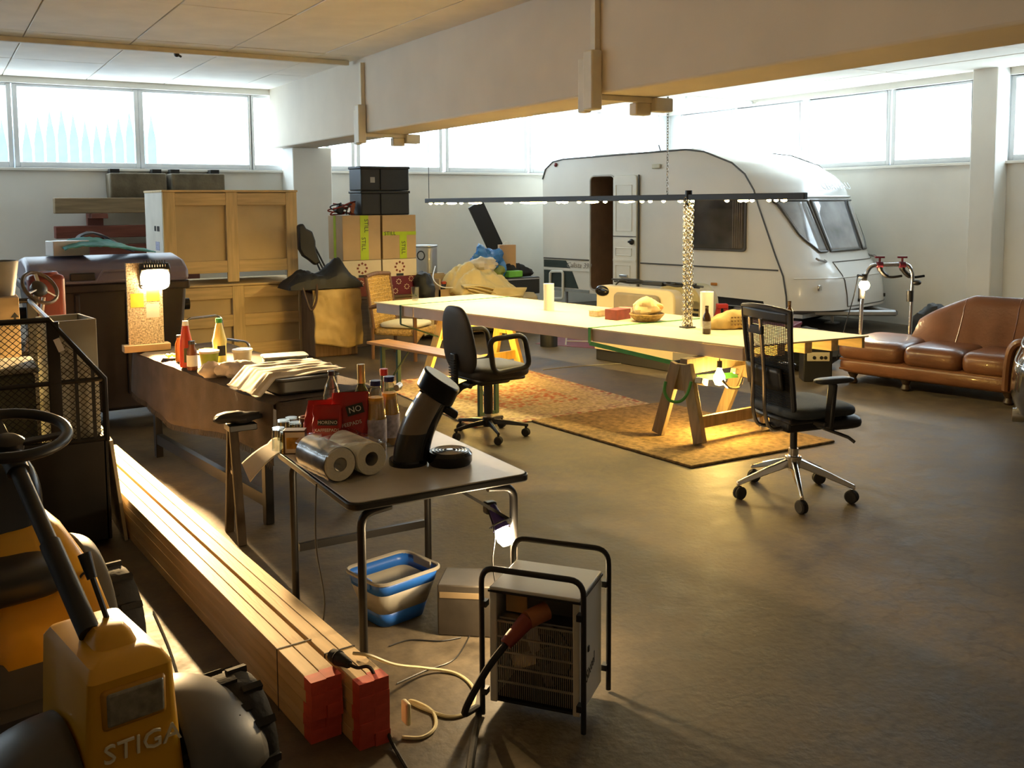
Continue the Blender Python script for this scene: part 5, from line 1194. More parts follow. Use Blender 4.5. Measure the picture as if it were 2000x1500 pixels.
MB().box(-.02, .03, -.0225, -.0215, .045, .052).build('print_mark', mat('print_rose', (.4, .1, .15), .5), t)
t = thing('tea_carton', 'small brown and cream carton with a picture beside the glasses', 'box', FT(576, 884), radians(-28))
MB().box(-.045, .05, -.03, .03, 0, .105).build('carton', mat('carton_brown', (.06, .03, .015), .5), t, bevel=.002); MB().box(-.036, .05, -.0315, -.03, .006, .098).build('front_print', mat('carton_cream', (.6, .52, .42), .6), t); MB().box(-.030, .05, -.0325, -.0315, .025, .075).build('picture', mat('carton_picture', (.45, .22, .03), .5, var=.6, scale=25), t)
for i, (px, py, h_) in enumerate(((541, 878, .10), (556, 884, .095), (551, 866, .11), (574, 866, .10), (566, 858, .105), (596, 866, .10))):
    t = thing('drinking_glass', 'upturned clear drinking glass grouped beside the small brown carton', 'glass', FT(px+4, py), 0, 'upturned glasses on the folding table')
    MB().lathe([(.031, 0), (.026, h_-.008), (0, h_-.008), (0, h_), (.027, h_), (.0325, 0), (.031, 0)], 22).build('tumbler', GLASS, t, ang=45)
t = thing('mug', 'brown mug with pale rim behind the coffee bags', 'mug', FT(601, 862), 0); MB().lathe([(0, 0), (.034, 0), (.036, .115), (.033, .115), (.031, .008), (0, .008)], 22).build('cup', mat('mug_brown', (.12, .05, .03), .4), t, ang=50); MB().torus((0, 0, .115), .0345, .003, n=22, m=5).build('rim', WHT, t)
# paper sheet hanging over the edge
q0 = FT(545, 872); t = thing('paper_sheet', 'white paper sheet curling over the back edge of the folding table', 'paper', q0)
def sheet(u, v):
    a = -.22*u; drop = max(0, u-.30); x = .05-.20*u; y = .06-.22*v*(.6+.4*(1-u)); return (x, y+.02, .003+.02*sin(pi*min(1, u*2.5))-.11*(drop/.7)**1.5*(.7+.5*v))
MB().grid(sheet, 20, 12).build('sheet', mat('sheet_white', (.66, .58, .44), .8), t, solid=.001)
# lamp clipped to the table leg
q = PD(982, 1040, 0) if 0 else None
lx, ly = fx1-.06, fy0+.05
d0 = (V((lx, ly, .4))-E0).dot(FW)
lp = PD(985, 1045, d0-.05)
t = thing('work_lamp', 'glowing hand lamp with violet holder clipped to the folding table leg', 'lamp', lp)
VIO = mat('violet_plastic', (.06, .04, .22), .4); axl = (PD(965, 1000, d0-.02)-lp).normalized()
MF = frame((0, 0, 0), axl.cross(V((0, 1, 0))), (axl.cross(V((0, 1, 0)))).cross(axl)*-1, axl)
MB().lathe([(0, -.045), (.024, -.04), (.036, -.015), (.036, .01), (.022, .035), (0, .036)], 18, MF).build('bulb', mat('bulb_cool', (1, .9, .75), .3, emit=70, ecol=(1, .84, .58), var=0), t)
MB().lathe([(.030, .03), (.036, .028), (.030, .05), (.024, .10), (.02, .10), (.022, .05), (.030, .03)], 18, MF).build('holder', VIO, t); MB().lathe([(0, .098), (.022, .098), (.02, .13), (0, .13)], 14, MF).build('handle', VIO, t)
MB().torus((0, 0, .05), .043, .004, MF, n=20).build('guard_ring', DKM, t)
MB().tube(curve([axl*.13, axl*.14+V((-.02, 0, .0)), (-.045, 0, .02), (-.05, .01, -.1), (-.03, .02, -.22)], 6), .003, 5).build('cord', BLK, t)
MB().cbox(axl*.12+V((-.005, .01, .0)), (.05, .04, .05)).build('clip', BLK, t, bevel=.008)
point('work_lamp_light', -axl*.085+V((0, 0, 0)), 22, (1, .72, .38), .03, t)
# ------------------------------------------------------------------ tub, box, heater, timber
q = P(778, 1205); t = thing('plastic_tub', 'grey and blue collapsible plastic tub under the folding table', 'tub', (1.66, 3.80, 0), radians(12)); t.scale = (.92, .92, .95)
TG = mat('tub_grey', (.30, .28, .24), .5, var=.06); TB_ = mat('tub_blue', (.02, .12, .50), .4)
def ringloft(z0, w0, l0, z1, w1, l1, m, nm, par, r=.05):
    a = rrect(w0, l0, r); b = rrect(w1, l1, r); n_ = len(a)
    MB().add([(x, y, z0) for x, y in a]+[(x, y, z1) for x, y in b], [(i, (i+1) % n_, n_+(i+1) % n_, n_+i) for i in range(n_)]).build(nm, m, par, solid=.004)
ringloft(.005, .25, .19, .07, .28, .22, TB_, 'base_band', t); ringloft(.07, .28, .22, .17, .335, .275, TG, 'wall', t); ringloft(.17, .335, .275, .225, .355, .295, TB_, 'upper_band', t)
MB().prism(rrect(.25, .19, .05), .006, Matrix.Translation((0, 0, .003))).build('bottom', TG, t)
MB().tube([(x, y, .228) for x, y in rrect(.365, .305, .055, 5)], .009, 6, closed=True).build('rim', TG, t)
for s in (-1, 1): MB().box(s*.178-.008, s*.178+.012, -.07, .07, .19, .235).build('handle', TG if s > 0 else TB_, t, bevel=.006)
t = thing('steel_box', 'dark dented sheet steel box on the floor beside the tub', 'box', (1.90, 3.52, 0), radians(-38))
MB().box(-.13, .13, -.10, .10, 0, .22).build('body', mat('rusty_steel', (.07, .06, .05), .5, metal=.4, var=.3), t, bevel=.006); MB().box(-.12, .05, -.1015, -.09, .165, .19).build('slot', mat('slot_brown', (.22, .16, .09), .6), t)
# heater
hA, hB = V((1.615, 2.862, 0)), V((1.82, 2.60, 0))
hx = (hB-hA).normalized(); hw = (hB-hA).length; hd_ = .275
t = thing('fan_heater', 'white electric fan heater with black tube frame on the concrete floor', 'heater', hA, atan2(hx.y, hx.x)); t.scale = (1, 1, 1.1)
HWH = mat('heater_white', (.62, .62, .56), .4, var=.04); 
z0h, z1h = .045, .415
MB().box(.0, hw, .0, hd_, z1h, z1h+.012).build('top_plate', HWH, t, bevel=.004); MB().box(-.004, hw+.004, -.004, hd_+.004, z1h-.004, z1h+.003).build('top_edge', BLK, t)
MB().box(0, .012, .005, hd_-.005, z0h, z1h).build('side_panel', HWH, t, bevel=.003); MB().box(hw-.012, hw, .005, hd_-.005, z0h, z1h).build('side_panel', HWH, t, bevel=.003)
MB().box(0, .026, 0, .012, z0h, z1h).build('front_post', HWH, t, bevel=.003); MB().box(hw-.026, hw, 0, .012, z0h, z1h).build('front_post', HWH, t, bevel=.003)
MB().box(.012, hw-.012, hd_-.02, hd_-.01, z0h, z1h).build('back_panel', mat('heater_inside', (.45, .42, .36), .5), t); MB().box(.012, hw-.012, .01, hd_-.02, z0h, z0h+.008).build('bottom_panel', DKM, t)
for z in (.315, .265, .215, .165, .115): MB().box(.02, hw-.02, .006, .012, z-.003, z+.003).build('guard_bar', mat('guard_steel', (.55, .54, .5), .3, metal=.8), t)
for i in range(40): x = .026+(hw-.052)*i/39; MB().box(x-.0012, x+.0012, .008, .011, z0h+.02, .318).build('guard_wire', mat('guard_steel', ()), t)
MB().lathe([(.0, 0), (.04, .0), (.05, .05), (.035, .08), (0, .08)], 16, frame((hw/2, .06, .20), (1, 0, 0), (0, 0, 1), (0, 1, 0))).build('motor', mat('motor', (.16, .15, .14), .4, metal=.5), t)
for k_ in range(4): 
    a = k_*pi/2+.4; MB().cbox((hw/2+.06*cos(a), .055, .20+.06*sin(a)), (.09, .004, .045), (.5, -a, 0)).build('fan_blade', ALU, t)
MB().torus((0, 0, 0), .115, .004, frame((hw/2, .06, .20), (1, 0, 0), (0, 0, 1), (0, 1, 0)), n=28).build('fan_shroud', DKM, t)
MB().box(.03, .30, .02, .1, .318, .325).build('shelf', ALU, t)
MB().box(.04, .12, .06, .065, .33, .405).build('control_plate', mat('plate_tan', (.5, .33, .12), .5), t)
for y in (-.022, hd_+.022):
    MB().tube(fillet([(-.02, y, .009), (-.02, y, z1h+.08), (hw+.02, y, z1h+.08), (hw+.02, y, .009)], .05, 6), .010, 10).build('tube_frame', BLK, t)
    for x in (-.008, hw+.008):
        for z in (.09, .38): MB().cbox((x, y*.98, z), (.02, .03, .02)).build('frame_clip', BLK, t)
MB().cbox((hw+.002, .10, .23), (.004, .014, .018)).build('logo_dot', INKD, t); text('Sixtel', .05, INKD, t, frame((hw+.0015, .12, .155), (0, .95, .3), (0, -.3, .95), (1, 0, 0)), shear=.4, ext=.0004)
# plug and cable into the heater
hM = lambda x, y, z: hA+hx*x+V((-hx.y, hx.x, 0))*y+V((0, 0, z*1.1))
pl = thing('power_cable', 'thick black power cable with red plug pushed into the heater', 'cable', P(925, 1480))
lo_ = pl.location.copy()
MB().tube(curve([hM(.10, -.10, .29)-lo_, hM(.05, -.16, .22)-lo_, hM(-.01, -.2, .10)-lo_, P(935, 1395)+V((0, 0, .02))-lo_, P(925, 1460)+V((0, 0, .013))-lo_, P(918, 1540)+V((0, 0, .013))-lo_, P(930, 1700)+V((0, 0, .013))-lo_], 8), .0125, 8).build('cable', RUB, pl)
RPL = mat('plug_red', (.22, .035, .02), .5)
MB().cyl(hM(.10, -.10, .29)-lo_, hM(.15, -.02, .345)-lo_, .022, .03, n=14).build('plug', RPL, pl); MB().cyl(hM(.15, -.02, .345)-lo_, hM(.20, .04, .36)-lo_, .032, n=14).build('coupler', mat('plug_orange', (.35, .12, .04), .5), pl)
# timber stack
TIM = [wood('timber_%d' % i, c_, ax='y', var=.14, rough=.55) for i, c_ in enumerate(((.60, .44, .24), (.64, .48, .28), (.56, .40, .21)))]
REDP = mat('red_end_paint', (.52, .07, .045), .6, var=.25, scale=14)
tdir = (V((.985, 6.75, 0))-V((1.26, 2.83, 0))).normalized(); trz = atan2(tdir.y, tdir.x)-pi/2
random.seed(11)
def timber(label, x, y, z, w_, h_, ln, m, col_tip=True):
    base = V((1.00, 2.98, 0)); sx = V((tdir.y, -tdir.x, 0))
    o = thing('timber_board', label, 'timber', base+sx*x+tdir*y+V((0, 0, z)), trz, 'squared timbers in the stack')
    MB().box(0, w_, 0, ln, 0, h_).build('beam', m, o, bevel=.0025); MB().box(-.0006, w_+.0006, -.0015, .0, -.0004, h_+.0004).build('painted_end', REDP, o)
    MB().box(-.0005, w_+.0005, -.001, .045+.02*random.random(), -.0004, h_+.0006).build('paint_overrun', REDP, o)
    return o
lay = [('bottom', 0), ('second', 1), ('third', 2), ('fourth', 3), ('top', 4)]
hgt_ = .046
for name_, k_ in lay:
    for j in range(2):
        w_ = .0545; inset = .028 if k_ < 2 else 0
        timber('red-ended squared timber, %s layer of the half beside the mower, %s side' % (name_, ('mower', 'gap')[j]), .0+.056*j+inset*.25, (0.0 if k_ >= 2 else .03)+random.uniform(-.004, .006), k_*hgt_, w_, hgt_-.001, 3.75, TIM[(k_+j) % 3])
        timber('red-ended squared timber, %s layer of the half beside the folding table, %s side' % (name_, ('gap', 'table')[j]), .124+.056*j, -.105+random.uniform(-.004, .006), k_*hgt_, w_, hgt_-.001, 3.85, TIM[(k_+j+1) % 3])
# packing straps
def band(label, y, x0, x1, z0, z1):
    base = V((1.00, 2.98, 0)); sx = V((tdir.y, -tdir.x, 0)); 
    o = MB().box(x0, x1, 0, .006, z1, z1+.0015).box(x0-.0015, x0, 0, .006, z0, z1+.0015).box(x1, x1+.0015, 0, .006, z0, z1+.0015).build('steel_band', BLK); o.location = base+tdir*y; o.rotation_euler = (0, 0, trz); tag(o, label, 'band', 'packing bands round the timber')
band('thin black packing band round the timbers beside the mower', .30, 0, .129, .0, 5*hgt_); band('thin black packing band round the timbers beside the folding table', .165, .123, .236, 0, 5*hgt_)
# lamp socket/plug on the stack with its cords
zt2 = 5*hgt_
q = P(664, 1285, zt2+.03); t = thing('rubber_socket', 'black rubber cable socket lying on the timber stack, joined to a white cord', 'socket', (q.x, q.y, zt2))
dq = V((.25, -1, 0)).normalized()
MB().lathe([(0, -.045), (.022, -.045), (.024, 0), (.020, .015), (.015, .05), (.012, .055), (0, .055)], 16, frame((0, 0, .0255), (dq.y, -dq.x, 0), (0, 0, 1), dq)).build('socket_body', RUB, t)
MB().torus((0, 0, 0), .0235, .003, frame(dq*-.01+V((0, 0, .0265)), (dq.y, -dq.x, 0), (0, 0, 1), dq), n=16).build('collar', RUB, t)
tl = t.location
e_ = P(672, 1345, zt2+.02)-tl; e2 = P(690, 1440, .02)-tl
MB().tube(curve([dq*.05+V((0, 0, .025)), dq*.085+V((0.01, 0, .022)), V((.075, -.10, .01)), V((.10, -.14, -.12)), V((.11, -.16, -zt2+.02)), V((.09, -.35, -zt2+.008))], 7), .0065, 6).build('black_cord', RUB, t)
WC = mat('cord_cream', (.60, .54, .34), .5)
wp = [P(x, y, z)-tl for x, y, z in [(690, 1276, zt2+.012), (720, 1280, zt2+.008), (770, 1298, .16), (830, 1305, .03), (890, 1315, .006), (925, 1345, .006), (920, 1385, .006), (880, 1400, .006), (830, 1385, .006), (800, 1370, .006), (815, 1372, .012), (845, 1390, .006), (850, 1420, .006), (825, 1440, .006), (785, 1440, .006)]]
MB().tube(curve(wp, 6), .0065, 6).build('white_cord', WC, t)
t2 = tag(MB().cbox((0, 0, .0), (.02, .05, .08), (0, 0, 0)).build('cream_plug', WC, bevel=.008), 'cream plug hanging at the end of the timber stack', 'plug'); t2.location = P(793, 1375, .1); t2.location.z = .07; MB
for i, (pts, lab) in enumerate((([(760, 1262), (800, 1250), (860, 1252), (900, 1245)], 'thin dark cable curled on the floor beside the tub'), ([(775, 1335), (830, 1310), (890, 1285), (925, 1225)], 'thin dark cable on the floor running to the heater'))):
    p_ = [P(x, y, .004) for x, y in pts]; c_ = p_[0]; o = MB().tube(curve([p-c_ for p in p_], 8), .003, 5).build('thin_cable', BLK); o.location = c_; tag(o, lab, 'cable')
o = MB().tube(curve([(0, 0, 0), (.0, .02, -.25), (.03, .02, -.5), (.0, .03, -.705), (.1, .1, -.712)], 8), .004, 5).build('machine_cord', BLK); o.location = (fx0-.012, fy0+.33, FZ-.004); tag(o, 'thin black cord hanging from the folding table to the floor', 'cable')
a_ = P(300, 1195, .004); b_ = P(360, 1365, .004); o = MB().tube(curve([V((0, 0, 0)), (b_-a_)*.5+V((.01, 0, 0)), b_-a_], 6), .005, 5).build('floor_cord', BLK); o.location = a_; tag(o, 'thin straight cord on the floor between mower and timber', 'cable')
# ------------------------------------------------------------------ serving table with dark cloth
ca, cb = V((1.226, 7.40, 0)), V((1.53, 5.05, 0)); cdir = (ca-cb).normalized(); CL, CWd = (ca-cb).length, .66
ct = thing('serving_table', 'long serving table under a dark brown cloth with fringed edge', 'table', cb, atan2(cdir.y, cdir.x)-pi/2)
Mct = Matrix.Translation(cb) @ Matrix.Rotation(atan2(cdir.y, cdir.x)-pi/2, 4, 'Z')
MB().box(.02, CWd-.02, .02, CL-.02, .70, .735).build('table_top', GB, ct)
for x in (.06, CWd-.06):
    for y in (.25, CL-.25): MB().box(x-.025, x+.025, y-.025, y+.025, 0, .70).build('leg', DKM, ct, bevel=.004)
for x in (.06, CWd-.06): MB().box(x-.02, x+.02, .25, CL-.25, .10, .17).build('stretcher', DKM, ct)
CLO = mat('brown_cloth', (.06, .044, .034), .9, var=.2, scale=9, bump=.3, bscale=200)
def cloth(u, v):                             # u across (with side drops), v along
    L_, R_, = .34, .12; s_ = u*(CWd+L_+R_)-L_; y = -.02+(CL+.04)*v
    if s_ < 0: x = -.012-.035*abs(nz((y*3, s_, 0), 1.3)); z = .75+s_*(1-.15*sin(y*3))
    elif s_ > CWd: x = CWd+.012; z = .75-(s_-CWd)
    else: x = s_; z = .752+.004*nz((s_*4, y*4, 0), 1)
    return (x, y, z)
MB().grid(cloth, 34, 60).build('cloth', CLO, ct, solid=.004)
MB().grid(lambda u, v: (CWd*u, -.022-.03*abs(nz((u*4, v, 0), 1.6)), .75-.26*v*(1-.3*u)), 20, 8).build('cloth_end', CLO, ct, solid=.004)
fr_ = MB()
for i in range(230):
    y = CL*i/230; x, _, z = cloth(.0, (y+.02)/(CL+.04)); fr_.tube([(x, y, z), (x-.006+.008*nz((i, 0, 0), .9), y+.004, z-.035)], .0022, 3, caps=False)
o = fr_.build('fringe', CLO, ct); o['kind'] = 'stuff'
CZ = .757
def CT(px, py): return P(px, py, CZ)
def sq(prof, m, t, nm='bottle_body', n=20): return MB().lathe(prof, n).build(nm, m, t, ang=50)
t = thing('ketchup_bottle', 'red ketchup bottle with white cap on the serving table', 'bottle', CT(365, 716)); t.scale = (1.2, 1.2, 1.15)
sq([(0, 0), (.034, 0), (.036, .01), (.034, .12), (.030, .16), (.016, .235), (0, .235)], mat('ketchup', (.42, .04, .015), .35), t); MB().lathe([(0, .235), (.017, .235), (.015, .262), (0, .262)], 16).build('cap', WHP, t); MB().box(-.02, .02, -.037, -.033, .03, .11).build('label_print', mat('ketchup_label', (.12, .12, .05), .5), t)
t = thing('sauce_jar', 'small brown sauce bottle beside the ketchup', 'bottle', CT(376, 722)); t.scale = (1.2,)*3
sq([(0, 0), (.026, 0), (.028, .008), (.026, .10), (.016, .125), (.016, .14), (0, .14)], mat('sauce_brown', (.16, .05, .02), .25), t); MB().lathe([(0, .138), (.018, .138), (.018, .155), (0, .155)], 14).build('cap', BLK, t); MB().lathe([(.0285, .02), (.0285, .08), (.028, .08)], 18).build('label_print', WHT, t)
t = thing('sauce_jar', 'dark glass sauce bottle half hidden behind the ketchup', 'bottle', CT(351, 706)); sq([(0, 0), (.026, 0), (.028, .008), (.026, .12), (.014, .15), (.014, .165), (0, .165)], mat('sauce_amber', (.3, .12, .02), .2), t); MB().lathe([(0, .163), (.016, .163), (.016, .18), (0, .18)], 14).build('cap', BLK, t)
t = thing('mayonnaise_bottle', 'pale yellow squeeze bottle with green cap on the serving table', 'bottle', CT(430, 706)); t.scale = (1.2, 1.2, 1.12)
sq([(0, 0), (.034, 0), (.036, .01), (.036, .09), (.040, .13), (.034, .15), (.016, .235), (0, .235)], mat('mayo', (.78, .68, .22), .4), t); MB().lathe([(0, .235), (.018, .235), (.018, .262), (0, .262)], 16).build('cap', mat('cap_green', (.02, .25, .05), .4), t); MB().box(-.022, .022, -.0385, -.034, .04, .10).build('label_print', BLK, t)
for (px, py, lab, m_) in ((409, 712, 'clear dip tub with green label beside the squeeze bottle', (.32, .42, .06)), (474, 709, 'clear dip tub with pale contents beside the folded trays', (.66, .6, .42))):
    t = thing('dip_tub', lab, 'tub', CT(px, py), 0, 'dip tubs on the serving table'); t.scale = (1.15,)*3
    sq([(0, 0), (.046, 0), (.054, .07), (0, .07)], mat('dip_%d' % px, m_, .4), t, 'tub'); MB().lathe([(0, .07), (.058, .07), (.058, .082), (0, .084)], 22).build('lid', mat('lid_cream', (.8, .76, .55), .3), t)
t = thing('snack_plate', 'white plate with yellow snacks near the work light', 'plate', CT(336, 700)); MB().lathe([(0, .003), (.05, 0), (.075, .012), (.076, .015), (.05, .006), (0, .007)], 24).build('plate', WHP, t)
for i in range(5): MB().ball((.03*cos(i*1.3), .03*sin(i*1.3), .022), (.016, .013, .012), 8, 6).build('snack', mat('snack_yellow', (.75, .55, .1), .6), t)
t = thing('snack_plate', 'white plate with cheese behind the squeeze bottle', 'plate', CT(405, 690)); MB().lathe([(0, .003), (.06, 0), (.09, .012), (.091, .015), (.06, .006), (0, .007)], 24).build('plate', WHP, t)
for i in range(4): MB().cbox((.03*cos(i*1.6), .03*sin(i*1.6), .022), (.05, .04, .022), (0, 0, i)).build('cheese', mat('cheese', (.75, .5, .08), .5), t, bevel=.004)
t = thing('casserole_dish', 'clear glass dish stack with pale lid behind the covered tray', 'dish', CT(556, 706), radians(-8))
MB().prism(rrect(.28, .17, .04), .035).build('dish', mat('dish_glass', (.25, .30, .27), .15), t, bevel=.006); MB().prism(rrect(.30, .19, .04), .012, Matrix.Translation((0, 0, .036))).build('lid', mat('lid_glass', (.5, .52, .5), .15), t, bevel=.004)
LIN = mat('linen_white', (.62, .55, .45), .85, var=.08, scale=12)
tp = CT(588, 760); t = thing('serving_tray', 'dark serving pan at the end of the serving table', 'pan', tp, radians(5)); MB().prism(rrect(.36, .46, .04), .085, Matrix.Translation((0, .10, 0))).build('pan', mat('pan_grey', (.09, .085, .075), .45, metal=.3), t, bevel=.012); MB().prism(rrect(.38, .48, .045), .012, Matrix.Translation((0, .10, .08))).build('rim', mat('pan_grey', ()), t, bevel=.004)
t = thing('tea_towel', 'rumpled white tea towel draped over the dark serving pan', 'towel', (tp.x, tp.y, tp.z), radians(5))
def towel(u, v):
    x = -.30+.54*u; y = -.09+.46*v; e = 1 if x > -.19 else max(0, 1-(-.19-x)/.10)
    z = .098*e+.006+.014*abs(nz((x*3, y*12, 0), 1.3))+.010*nz((x*6, y*24, 3), 1)
    if y < -.02: z -= .02*(1-u)
    return (x-(.0 if e == 1 else .0), y, max(.004, z))
MB().grid(towel, 44, 34).build('towel', LIN, t, solid=.004, ang=60)
o = crumple('napkin_bundle', mat('napkin', (.60, .50, .44), .8, var=.12, scale=20), None, (0, 0, .04), (.09, .07, .045), .4, 16, 2); o.location = CT(415, 735); tag(o, 'small crumpled napkin bundle beside the tea towel', 'napkin')
o = crumple('napkin_bundle', mat('napkin', ()), None, (0, 0, .045), (.11, .07, .05), .4, 14, 6); o.location = CT(462, 735); tag(o, 'larger crumpled napkin bundle touching the tea towel', 'napkin')
# little trestle under the near end
t = thing('folding_easel', 'narrow dark wooden folding stand beside the serving table end', 'stand', (1.33, 5.16, 0))
for y0, y1 in ((.13, .02), (-.13, -.02)): MB().bar((0, y0, 0), (0, y1, .62), .03, .045, up=(1, 0, 0)).build('leg', wood('easel_wood', (.05, .035, .02), ax='z'), t, bevel=.003)
MB().bar((0, -.05, .35), (0, .05, .37), .012, .02).build('brace', ALU, t); MB().box(-.03, .12, -.06, .06, .60, .635).build('head', DKM, t, bevel=.004)
o = crumple('black_rag', BAGB, None, (0, 0, .03), (.12, .06, .03), .5, 14, 4); o.location = (1.37, 5.16, .637); tag(o, 'black rag on top of the narrow folding stand', 'rag')
# chrome tube chair behind
q = PD(425, 660, 8.3); t = thing('tube_chair', 'chrome tube chair frame with straw seat behind the serving table', 'chair', (q.x, q.y, 0), radians(20))
for s in (-1, 1): MB().tube(fillet([(s*.18, -.2, 0), (s*.18, -.2, .62), (s*.18, .18, .62), (s*.18, .18, 0)], .07, 5), .011, 8).build('tube_side', CHR, t)
MB().box(-.18, .18, -.18, .18, .44, .48).build('seat', mat('straw', (.5, .38, .12), .8, var=.3, scale=40), t, bevel=.015); MB().tube(fillet([(-.18, .18, .6), (-.18, .2, .83), (.18, .2, .83), (.18, .18, .6)], .07, 5), .011, 8).build('back_tube', CHR, t)
# ------------------------------------------------------------------ board and work light
t = thing('chipboard_panel', 'speckled chipboard panel with yellow notes standing on the serving table', 'panel', (1.287, 7.30, .757))
SPK = mat('speckled_board', (.40, .34, .24), .8, var=.75, scale=85)
MB().box(-.16, .16, -.05, .06, 0, .05).build('foot_plank', CARD, t, bevel=.004); MB().box(-.122, .122, -.012, .012, .05, .64).build('panel', SPK, t, bevel=.002)
NY = mat('note_yellow', (.80, .48, .04), .7)
for x, z, m_ in ((-.055, .37, NY), (.055, .41, NY), (.05, .29, mat('note_pink', (.62, .5, .42), .7))): MB().box(x-.045, x+.045, -.0135, -.0125, z-.05, z+.05).build('sticky_note', m_, t)
lp = PD(303, 546, 6.92)
t = thing('halogen_lamp', 'blazing halogen work light clamped to the chipboard panel', 'lamp', lp)
aim = (V((1.05, 4.7, 0))-lp).normalized(); sx_ = aim.cross(V((0, 0, 1))).normalized(); up_ = sx_.cross(aim)
HF = frame((0, 0, 0), sx_, up_, aim)
MB().box(-.105, .105, -.085, .09, -.09, -.005, HF).build('housing', DKM, t, bevel=.012)
for i in range(9): MB().box(-.07+.0175*i-.003, -.07+.0175*i+.003, .088, .112, -.085, -.02, HF).build('cooling_fin', DKM, t)
MB().prism(rrect(.195, .16, .05), .012, HF @ Matrix.Translation((0, 0, -.005))).build('lens', mat('halogen_glow', (1, .85, .55), .3, emit=120, ecol=(1, .76, .40), var=0), t)
MB().tube([(-.09, .0, -.04), (-.10, .10, -.03), (-.10, .16, -.09)], .008, 6).build('clamp_arm', DKM, t)
sl_ = bpy.data.lights.new('halogen_light', 'SPOT'); sl_.energy = 1250; sl_.color = (1, .66, .30); sl_.spot_size = radians(105); sl_.spot_blend = .6; sl_.shadow_soft_size = .04
so = bpy.data.objects.new('halogen_light', sl_); C.objects.link(so); so.parent = t; so.location = aim*.03; so.rotation_euler = aim.to_track_quat('-Z', 'Y').to_euler()
# ------------------------------------------------------------------ waste container
DUM = mat('container_dark', (.032, .026, .028), .6, var=.15); DLID = mat('container_lid', (.17, .155, .24), .38, var=.08)
t = thing('waste_container', 'big wheeled waste container with violet grey lid before the wall planks', 'waste container', (1.18, 8.1, 0))
MB().add([(-.50, .08, .16), (.50, .08, .16), (.50, .9, .16), (-.50, .9, .16), (-.58, 0, 1.16), (.58, 0, 1.16), (.58, 1.0, 1.16), (-.58, 1.0, 1.16)], [(0, 3, 2, 1), (4, 5, 6, 7), (0, 1, 5, 4), (1, 2, 6, 5), (2, 3, 7, 6), (3, 0, 4, 7)]).build('body', DUM, t, bevel=.03)
lidp = [(-.06, 1.20), (-.03, 1.30), (.10, 1.36), (.5, 1.40), (.95, 1.36), (1.04, 1.2)]
MB().prism([(y, z) for y, z in lidp], 1.18, frame((-.59, 0, 0), (0, 1, 0), (0, 0, 1), (1, 0, 0))).build('lid', DLID, t, bevel=.03)
MB().box(-.30, -.12, -.075, -.03, 1.23, 1.29).build('handle_recess', BLK, t, bevel=.008); MB().tube([(-.33, -.07, 1.22), (-.12, -.07, 1.22), (-.06, -.06, 1.30), (.25, -.05, 1.31)], .012, 6).build('lid_grip', DLID, t)
MB().box(-.60, .60, -.03, 1.02, 1.13, 1.20).build('rim', DUM, t, bevel=.015)
for s in (-1, 1): MB().cyl((s*.55, .5, .95), (s*.70, .5, .95), .05, n=16).build('trunnion', DKM, t)
for x in (-.25, .12, .33): MB().box(x-.02, x+.02, -.015, .05, .3, 1.12).build('rib', DUM, t, bevel=.01)
MB().torus((0, 0, 0), .07, .014, frame((.28, -.03, .84), (1, 0, 0), (0, 0, 1), (0, 1, 0)), n=18).build('lift_ring', BLK, t)
for x in (-.42, .42):
    for y in (.12, .82):
        wl = MB().lathe([(0, -.03), (.075, -.03), (.085, -.02), (.085, .02), (.075, .03), (0, .03)], 20, frame((x, y, .085), (0, 1, 0), (0, 0, 1), (1, 0, 0))).build('wheel', RUB, t); MB().box(x-.045, x+.045, y-.03, y+.03, .11, .17).build('fork', DKM, wl)
LZ = 1.40
def lidz(y): return 1.38
o = MB().cbox((0, 0, .06), (.28, .20, .12)).build('white_carton', WHP, bevel=.006); o.location = (.93, 8.55, 1.405); o.rotation_euler = (0, 0, .2); tag(o, 'white carton lying on the violet grey container lid', 'box')
t = thing('turquoise_cloth', 'turquoise cloth thrown over the lid of the waste container', 'cloth', (1.2, 8.5, 1.41))
MB().grid(lambda u, v: (-.32+.68*u, -.22+.4*v, .012+.16*max(0, sin(pi*min(1, .15+u*.85)))*(1-.75*u)*(.5+.5*v)+.02*abs(nz((u*6, v*6, 0), 1.3))), 26, 16).build('cloth', mat('turquoise', (.10, .38, .44), .8, var=.2, scale=8), t, solid=.008, ang=40)
t = thing('grey_jacket', 'folded grey jacket behind the turquoise cloth', 'jacket', (1.15, 8.82, 1.40)); MB().grid(lambda u, v: (-.18+.5*u, -.1+.25*v, .015+.24*max(0, sin(pi*(.05+u*.95)))*(1-.8*u)+.015*nz((u*6, v*6, 3), 1.3)), 22, 10).build('fabric', mat('jacket_grey', (.14, .15, .18), .8), t, solid=.01, ang=40)
